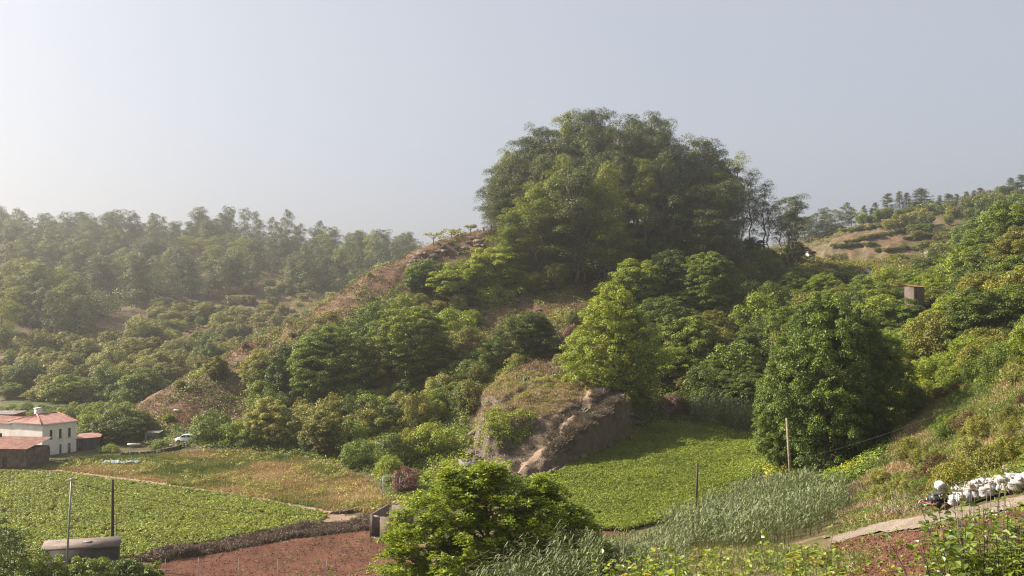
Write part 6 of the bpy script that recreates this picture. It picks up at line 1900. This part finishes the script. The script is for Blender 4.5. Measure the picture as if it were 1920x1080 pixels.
# white car
def car():
    e = bpy.data.objects.new('parked_car', None); COL.objects.link(e)
    x, y, z = C(349, 846, 187); g = float(T(x, y)); e.location = (x, y, g + .05); e.rotation_euler = (0, 0, math.radians(8)); e.scale = (1, 1, 1.08)
    # side profile (x along car), lofted across width
    prof = [(-1.95, .35), (-1.98, .62), (-1.85, .80), (-1.2, .92), (-.75, 1.28), (-.3, 1.45), (.5, 1.47), (1.1, 1.35), (1.65, 1.0), (1.92, .92), (1.98, .6), (1.92, .33)]
    ys_ = [-.82, -.78, -.6, 0, .6, .78, .82]
    V_ = []; 
    for yy in ys_:
        s_ = 1 - .03 * (abs(yy) / .82) ** 4
        for (px_, pz) in prof:
            inw = (abs(yy) > .77)
            zz = pz if not (inw and pz > .95) else .95 + (pz - .95) * .0
            V_.append((px_ * s_, yy if pz < .96 else yy * .86, (zz if abs(yy) < .8 else min(zz, .92))))
    n = len(prof); fs = []
    for i in range(len(ys_) - 1):
        for j in range(n - 1):
            fs.append((i * n + j, (i + 1) * n + j, (i + 1) * n + j + 1, i * n + j + 1))
    fs.append(tuple(range(n))); fs.append(tuple(range((len(ys_) - 1) * n, len(ys_) * n))[::-1])
    mb = MB(); mb.raw(V_, fs); body = mb.build('body', M['car_paint'], e)
    for s_ in (-1, 1):
        w = MB(); yy = s_ * .715
        w.raw([(-1.05, yy, .97), (.05, yy, .97), (.05, yy, 1.36), (-.4, yy, 1.36), (-.70, yy, 1.22)], [(0, 1, 2, 3, 4)])
        w.raw([(.12, yy, .97), (1.35, yy, .97), (1.05, yy, 1.26), (.5, yy, 1.38), (.12, yy, 1.38)], [(0, 1, 2, 3, 4)])
        w.build('side_window', M['glass_dark'], e)
    w = MB(); w.raw([(-1.20, -.6, .95), (-1.20, .6, .95), (-.78, .58, 1.285), (-.78, -.58, 1.285)], [(0, 1, 2, 3)]); w.build('windscreen', M['glass_dark'], e)
    for sx_ in (-1.25, 1.25):
        for sy_ in (-.78, .78):
            w = MB(); w.tube([(sx_, sy_ - .1, .30), (sx_, sy_ + .1, .30)], .31, 16); wo_ = w.build('wheel', M['rubber'], e)
            r = MB(); r.tube([(sx_, sy_ - .105, .30), (sx_, sy_ + .105, .30)], .18, 12); r.build('rim', M['metal'], wo_)
    for sy_ in (-.62, .62):
        w = MB(); w.box((-1.93, sy_, .66), (.1, .26, .14)); w.build('headlight', M['white_paint'], e)
    tag(e, 'small white car parked behind the stone wall, half hidden by a bush', 'car')


car()

# ------------------------------------------------------------------ concrete tank, poles, wires, stakes
A_ = [(-45.3, 97.6), (-38.7, 99.3), (-40.0, 103.2), (-46.6, 101.2)]
e = bpy.data.objects.new('concrete_tank', None); COL.objects.link(e); e.location = (-42.5, 100, 0)
loc = [(p[0] + 42.5, p[1] - 100) for p in A_]
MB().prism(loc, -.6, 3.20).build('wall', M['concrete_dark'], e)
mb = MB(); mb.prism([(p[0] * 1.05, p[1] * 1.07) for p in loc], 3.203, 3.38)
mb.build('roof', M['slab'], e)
mb = MB(); mb.box((0.3, .5, 3.43), (.8, .7, .08), .2); mb.build('hatch', M['concrete'], e)
tag(e, 'flat-roofed concrete water tank behind the bushes at the bottom left', 'water tank')


def pole(name, px, yt, Y, r, mat, label, lean=0.0, cross=None, ybase=None, n=8, cat='pole'):
    x, y, zt = C(px, yt, Y)
    xb = x - lean; g = float(T(xb, y)) - .3
    e = bpy.data.objects.new(name, None); COL.objects.link(e); e.location = (xb, y, g)
    mb = MB(); mb.tube([(0, 0, 0), (lean * .5, 0, (zt - g) * .5), (lean, 0, zt - g)], [r * 1.2, r * 1.05, r * .85], n); mb.build('shaft', mat, e)
    if cross:
        c = MB(); c.box((lean + cross * .1, 0, zt - g - .1), (cross, .08, .08), .1); c.build('crossarm', M['metal'], e)
        for q_ in (-.4, .4):
            c = MB(); c.tube([(lean + cross * (q_ + .1), 0, zt - g - .06), (lean + cross * (q_ + .1), 0, zt - g + .14)], [.05, .03], 6); c.build('insulator', M['white_paint'], e)
    tag(e, label, cat)
    return np.array((xb + lean, y, zt))


t1 = pole('utility_pole', 134, 897, 95, .09, M['metal'], 'slim grey metal pole with a crossarm in front of the left field', lean=.45, cross=1.0)
t2 = pole('wooden_pole', 211, 899, 104.5, .16, M['wood'], 'dark thick wooden pole behind the concrete tank', lean=-.1)
t3 = pole('wooden_pole', 1308, 869, 112, .13, M['wood'], 'weathered dark post at the near edge of the right-hand green field', lean=.3)
t4 = pole('wooden_pole', 1475, 784, 122, .16, M['wood_pale'], 'pale wooden pole rising from the reeds before the biggest tree', lean=-.55)
pole('utility_pole', 1810, 456, 390, .18, M['concrete'], 'small distant utility pole below the terraced hill', cross=1.4)
for px, yt, Y, lab in ((171, 962, 104, 'thin stake standing behind the middle of the concrete tank'), (219, 963, 104.6, 'thin stake right beside the dark wooden pole'), (231, 1018, 97, 'short stake right of the concrete tank')):
    pole('thin_stake', px, yt, Y, .03, M['wood'], lab, n=6, cat='stake')
for px in (310, 372, 448, 521, 612, 693):
    pole('fence_stake', px, 1045 + abs(px - 400) * .03, 88, .022, M['metal'], 'thin metal stake standing in the red soil at the bottom edge', n=6, cat='stake')
    bpy.context.scene.collection.objects
for o in bpy.data.objects:
    if o.name.startswith('fence_stake'): o['group'] = 'stakes in the red soil'
for px, yt in ((921, 422), (907, 428), (896, 431)):
    pole('stone_post', px, yt - 2, 272, .2, M['stone_wall'], 'short dark post on the skyline at the top of the red ridge', n=6, cat='post')
for o in bpy.data.objects:
    if o.name.startswith('stone_post'): o['group'] = 'posts on the ridge top'


def wire(name, a, b, sag, r, label):
    a = np.array(a); b = np.array(b); t_ = np.linspace(0, 1, 24)[:, None]
    p = a + (b - a) * t_; p[:, 2] -= sag * 4 * (t_ * (1 - t_))[:, 0]
    mb = MB(); mb.tube(p, r, 5); tag(mb.build(name, M['cable']), label, 'cable')


wire('overhead_cable', t1 + np.array([.1, 0, -.35]), C(-140, 950, 90), .8, .022, 'overhead cable going left from the slim metal pole')
wire('overhead_cable', t1 + np.array([.1, 0, -.35]), C(635, 961, 128), 1.2, .022, 'overhead cable going from the slim metal pole to the tip of the left field')
wire('overhead_cable', C(1488, 862, 118), C(1925, 700, 112), 1.0, .02, 'overhead cable climbing across the grassy slope at the right')
pole('thin_stake', 1925, 695, 113, .06, M['wood'], 'thin post at the upper right that holds the overhead cable', n=6)

# ruined basins, trough and wire frame near the centre
def ruined_room():
    e = bpy.data.objects.new('ruined_basin', None); COL.objects.link(e)
    a = np.array(C(696, 986, 120)[:2]); g = float(T(a[0], a[1])) - .3; e.location = (a[0], a[1], g)
    zt = C(696, 966, 120)[2] - g
    b = np.array(C(712, 989, 119)[:2]) - a; c = np.array(C(742, 990, 118.5)[:2]) - a; d = np.array(C(730, 952, 127)[:2]) - a
    mb = MB()
    def wl(p, q_, z0, z1, th=.22):
        p = np.array(p, float); q_ = np.array(q_, float); dd_ = unit(q_ - p); n_ = np.array([-dd_[1], dd_[0]]) * th
        mb.prism([p, q_, q_ + n_, p + n_], z0, z1)
    wl((0, 0), b, 0, .5); wl(b + np.array([.01, 0]), c, 0, [zt] * 4); wl((0.0, .26), d, 0, [zt] * 4); wl(np.array((0, 0)), np.array((.25, 0)), .502, zt, .24)
    wl(np.array((.26, 0)), b, zt - .18, zt, .24)
    wl(c + np.array([0, .3]), c + d, 0, zt - .3)
    wl(d + np.array([.3, 0]), d + c, 0, zt - .1)
    mb.build('wall', M['slab'], e)
    tag(e, 'roofless ruined concrete basin at the edge of the red soil', 'ruin')


ruined_room()


def trough(px, py, Y, w, d, h, rz, label, mat, name='stone_trough'):
    x, y, z = C(px, py, Y); g = float(T(x, y)) - .2
    mb = MB(); th = .2; H = h + .2
    c, s = math.cos(rz), math.sin(rz)
    for (cx, cy, dx, dy) in ((0, -d / 2, w, th), (0, d / 2, w, th), (-w / 2 + th / 2, 0, th, d - th), (w / 2 - th / 2, 0, th, d - th)):
        mb.box((cx, cy, H / 2), (dx, dy, H))
    mb.box((0, 0, H * .35), (w - 2 * th - .01, d - th - .01, H * .6))
    o = mb.build(name, M[mat]); o.location = (x, y, g); o.rotation_euler = (0, 0, rz); tag(o, label, 'trough')


trough(785, 905, 141, 4.4, 2.2, .5, .45, 'old stone trough overgrown by reddish creeper', 'concrete')
trough(882, 868, 152, 3.0, 3.0, .9, .3, 'square stone platform at the left foot of the outcrop', 'concrete', 'stone_platform')
x, y, _ = C(735, 900, 140); g = float(T(x, y)); mb = MB()
for (a, b) in ((-1.2, -.8), (1.2, -.8), (1.2, .8), (-1.2, .8)):
    mb.tube([(a, b, -.3), (a, b, 3.0)], .04, 5)
for zz in (3.0,):
    mb.tube([(-1.3, -.8, zz), (2.8, -.8, zz)], .035, 5); mb.tube([(-1.3, .8, zz), (2.8, .8, zz)], .035, 5); mb.tube([(-1.2, -.8, zz), (-1.2, .8, zz)], .035, 5); mb.tube([(1.2, -.8, zz), (1.2, .8, zz)], .035, 5); mb.tube([(0, -.8, zz), (0, .8, zz)], .03, 5)
o = mb.build('wire_pergola', M['metal']); o.location = (x, y, g); tag(o, 'thin metal pergola frame beside the reddish creeper', 'pergola')

# ------------------------------------------------------------------ row of white sacks, machine and crate beside the track
def sack_mesh(seed, L=.85, R=.36):
    rng = np.random.default_rng(seed)
    nu, nv = 20, 16
    V_ = []
    for i in range(nu + 1):
        t_ = i / nu; zz = t_ * L
        r = R * (math.sin(min(1, t_ * 1.25 + .12) * math.pi) ** .45 if t_ < .80 else .30 + .7 * abs(t_ - .84) * 1.6)
        r = R * (min(1, (t_ / .12) ** .5) if t_ < .12 else (1 if t_ < .65 else (1 - (t_ - .65) / .2 * .72 if t_ < .85 else .28 + (t_ - .85) * 1.6)))
        for j in range(nv):
            a = j / nv * 2 * math.pi
            rr = r * (1 + .07 * math.sin(3 * a + seed) + .05 * math.sin(7 * a + zz * 9) + rng.normal() * .045)
            V_.append((math.cos(a) * rr, math.sin(a) * rr * .85, zz + rng.normal() * .012))
    fs = [(i * nv + j, i * nv + (j + 1) % nv, (i + 1) * nv + (j + 1) % nv, (i + 1) * nv + j) for i in range(nu) for j in range(nv)]
    fs += [tuple(range(nv))[::-1], tuple(range(nu * nv, (nu + 1) * nv))]
    return np.array(V_), fs


SK = []
for s in range(4):
    v, f = sack_mesh(s); mb = MB(); mb.raw(v, f); SK.append(mb.mesh('sack', M['sack'], True))
rng = np.random.default_rng(12)
sacks = [  # px, py(base), tilt, heading, dz
    (1790, 957, .25, .2, 0, 'upright bulging white sack, first of the two right after the machine'), (1802, 955, .15, 2.0, 0, 'upright white sack, second after the machine'), (1812, 951, .3, 1.0, 0, 'small white sack squeezed after the two upright ones'),
    (1772, 944, 1.3, 3.3, .55, 'white sack thrown on top of the black machine')]
for (px, py, ti, hd, dz, lab) in sacks:
    x, y, g = hit(px, py); g = float(T(x, y))
    o = link('white_sack', SK[rng.integers(4)], None, (x, y + .15, g + .22 + dz)); o.rotation_euler = (ti, 0, hd); o.scale = (.8,) * 3
    tag(o, lab, 'sack')
i = 0
for row, (dy, dz, n) in enumerate(((0, .22, 17), (.75, .50, 16), (.3, .72, 13))):
    for q_ in range(n):
        px = 1822 + q_ * 8.6 + row * 3 + rng.normal() * 1.5
        py = np.interp(px, [1780, 1850, 1930], [956, 941, 921])
        x, y, g = hit(px, py)
        y = y + dy + .2; x += rng.normal() * .08; g = float(T(x, y))
        if dz > .7 and rng.random() < .35: continue
        o = link('white_sack', SK[i % 4], None, (x, y, g + dz)); lay = row > 0
        o.rotation_euler = (rng.uniform(1.2, 1.6) if lay else rng.uniform(.1, .6), rng.normal() * .15, rng.uniform(0, 6.28)); o.scale = (rng.uniform(.6, .85),) * 3
        tag(o, 'white sack in the long heap beside the dirt track', 'sack', 'white sacks heaped beside the track')
        i += 1


def machine():
    e = bpy.data.objects.new('small_machine', None); COL.objects.link(e)
    x, y, g = hit(1765, 958); e.location = (x, y + .2, float(T(x, y + .2)) + .2); e.rotation_euler = (0, 0, .35)
    mb = MB(); mb.box((0, 0, .42), (1.1, .6, .34)); mb.box((-.05, 0, .63), (.9, .5, .08)); mb.build('engine_box', M['crate_black'], e)
    mb = MB(); mb.box((0, -.32, .18), (1.5, .06, .07)); mb.box((0, .32, .18), (1.5, .06, .07)); mb.box((-.72, 0, .18), (.06, .58, .07)); mb.box((.72, 0, .18), (.06, .58, .07)); mb.build('frame', M['red_paint'], e)
    for sx_ in (-.45, .45):
        for sy_ in (-.4, .4):
            w = MB(); w.tube([(sx_, sy_ - .06, .16), (sx_, sy_ + .06, .16)], .17, 12); w.build('wheel', M['rubber'], e)
    tag(e, 'black box on a red frame at the left end of the sacks', 'machine')
    e = bpy.data.objects.new('scrap_heap_cart', None); COL.objects.link(e)
    x, y, g = hit(1746, 966); e.location = (x, y + .2, float(T(x, y + .2)) + .2)
    w = MB(); w.tube([(-.3 + .28 * math.cos(a), 0, .28 + .28 * math.sin(a)) for a in np.linspace(0, 2 * math.pi, 20)], .03, 5); w.tube([(.35 + .28 * math.cos(a), .1, .28 + .28 * math.sin(a)) for a in np.linspace(0, 2 * math.pi, 20)], .03, 5); w.build('wheel_rim', M['metal'], e)
    w = MB(); w.box((0, .1, .35), (.22, .3, .45), .3, (.3, .2)); w.build('can', M['green_plastic'], e)
    w = MB(); w.tube([(-.7, 0, .05), (-.2, .1, .5), (.5, .15, .55), (.8, .1, .35)], .025, 5); w.tube([(-.9, .2, .1), (.1, -.1, .3), (.7, .3, .1)], .025, 5); w.build('handle_bars', M['crate_black'], e)
    tag(e, 'tangle of metal rims and a pale green can at the end of the sack row', 'scrap')


machine()
for nm_, wp_, n_, lab_ in (('soil_clods', wp_sl, 9000, 'clods of earth and dry bits on the red soil at the lower left'), ('soil_clods', wp_sr, 5000, 'clods of earth on the red soil at the lower right')):
    P = rand_in(rng, wp_, n_); sz_ = (.03 + .09 * rng.random(n_) ** 3) * (1 if nm_ and wp_ is wp_sl else .6)
    c_ = np.stack([P[:, 0], P[:, 1], T(P[:, 0], P[:, 1]) + .10], 1)
    o6 = np.array([(1, 0, 0), (0, 1, 0), (-1, 0, 0), (0, -1, 0), (0, 0, 1), (0, 0, -1)], float)
    V_ = (c_[:, None] + o6[None] * sz_[:, None, None] * rng.uniform(.6, 1.3, (n_, 6, 1))).reshape(-1, 3)
    tr_ = np.array([(0, 1, 4), (1, 2, 4), (2, 3, 4), (3, 0, 4), (1, 0, 5), (2, 1, 5), (3, 2, 5), (0, 3, 5)])
    fs_ = (np.arange(n_)[:, None, None] * 6 + tr_[None]).reshape(-1)
    tag(link(nm_, new_mesh(nm_, V_, fs_, np.full(n_ * 8, 3), [M['red_soil']])), lab_, 'clods', None, 'stuff')
P = rand_in(rng, wp_sl, 500); P = P[fbm(P[:, 0], P[:, 1], 5, 88, 2) > .52]
V_, k = clump_leaves(rng, np.stack([P[:, 0], P[:, 1], T(P[:, 0], P[:, 1]) + .15], 1), rng.uniform(.08, .3, len(P)), 12, .16, .08, up=.8)
tag(link('soil_weeds', leaf_mesh('soil_weeds', V_, M['leaf_mid'], rng.random(len(k)))), 'a few small green weeds on the red soil at the lower left', 'weeds', None, 'stuff')
# straw and sticks on the lower right soil
P = rand_in(rng, wp_sr, 2600)
g = T(P[:, 0], P[:, 1]) + .2
a = rng.random(len(P)) * 6.28
ax = unit(np.stack([np.cos(a), np.sin(a), rng.normal(size=len(P)) * .25], 1))
V_ = leaf_quads(np.stack([P[:, 0], P[:, 1], g + .02], 1), np.tile([0, 0, 1.], (len(P), 1)), ax, rng.uniform(.08, .5, len(P)), np.full(len(P), .022), 0)
tag(link('straw_litter', leaf_mesh('straw_litter', V_, M['drygrass'], rng.random(len(P)))), 'bits of straw scattered over the red soil at the lower right', 'straw', None, 'stuff')
P = rand_in(rng, wp_sr, 150); P = P[P[:, 1] > 20]
V_, k = clump_leaves(rng, np.stack([P[:, 0], P[:, 1], T(P[:, 0], P[:, 1]) + .2], 1), rng.uniform(.08, .25, len(P)), 14, .14, .07, up=.8)
tag(link('soil_weeds', leaf_mesh('soil_weeds', V_, M['leaf_mid'], rng.random(len(k)))), 'small weeds sprouting in the lower right red soil', 'weeds', None, 'stuff')
P = rand_in(rng, world_poly([(1560, 1010), (1640, 985), (1745, 965), (1740, 958), (1640, 975), (1560, 995)]), 900)
tufts('verge_grass', P, .22, .8, .03, 22, M['grass'], 61, 'green verge grass along the upper side of the dirt track', tint0=np.full(len(P), .15), spread=.15)

# ground plants of the foreground slope (between reeds, soil and brambles)
P = rand_in(rng, world_poly([(1050, 1079), (1120, 1010), (1250, 1005), (1500, 1030), (1640, 1050), (1620, 1079)]), 3500)
tufts('scrub_grass', P, .45, .9, .04, 16, M['grass'], 62, 'mixed dry and green scrub grass on the foreground slope', tint0=rng.random(len(P)) * .6 + .1)

P = np.stack([rng.uniform(-12, 60, 16000), rng.uniform(8, 60, 16000)], 1)
pxx, pyy = PR(P[:, 0], P[:, 1], T(P[:, 0], P[:, 1]))
P = P[~inpoly(P[:, 0], P[:, 1], wp_sr) & ~inpoly(P[:, 0], P[:, 1], wp_path) & ((pxx > 1900) | (pyy > 1075))][:9000]
tufts('roadside_grass', P, .4, .8, .035, 14, M['grass'], 63, 'rough grass on the steep slope just below the viewpoint', tint0=rng.random(len(P)) * .6 + .1, spread=.2)

# ------------------------------------------------------------------ haze: one closed box of thin even air
hz = MB(); hz.prism([(-1500, -300), (1500, -300), (1500, 1600), (-1500, 1600)], -60, 150)
m, t, o_ = nt('haze_air')
pv = t.nodes.new('ShaderNodeVolumePrincipled')
pv.inputs['Color'].default_value = (1.0, .98, .955, 1); pv.inputs['Density'].default_value = .00044; pv.inputs['Anisotropy'].default_value = .8
t.links.new(pv.outputs[0], o_.inputs['Volume'])
h_ = hz.build('haze', m); tag(h_, 'thin pale haze filling the valley', 'haze', None, 'stuff')
print('faces', sum(len(m_.polygons) for m_ in bpy.data.meshes), 'objects', len(bpy.data.objects))
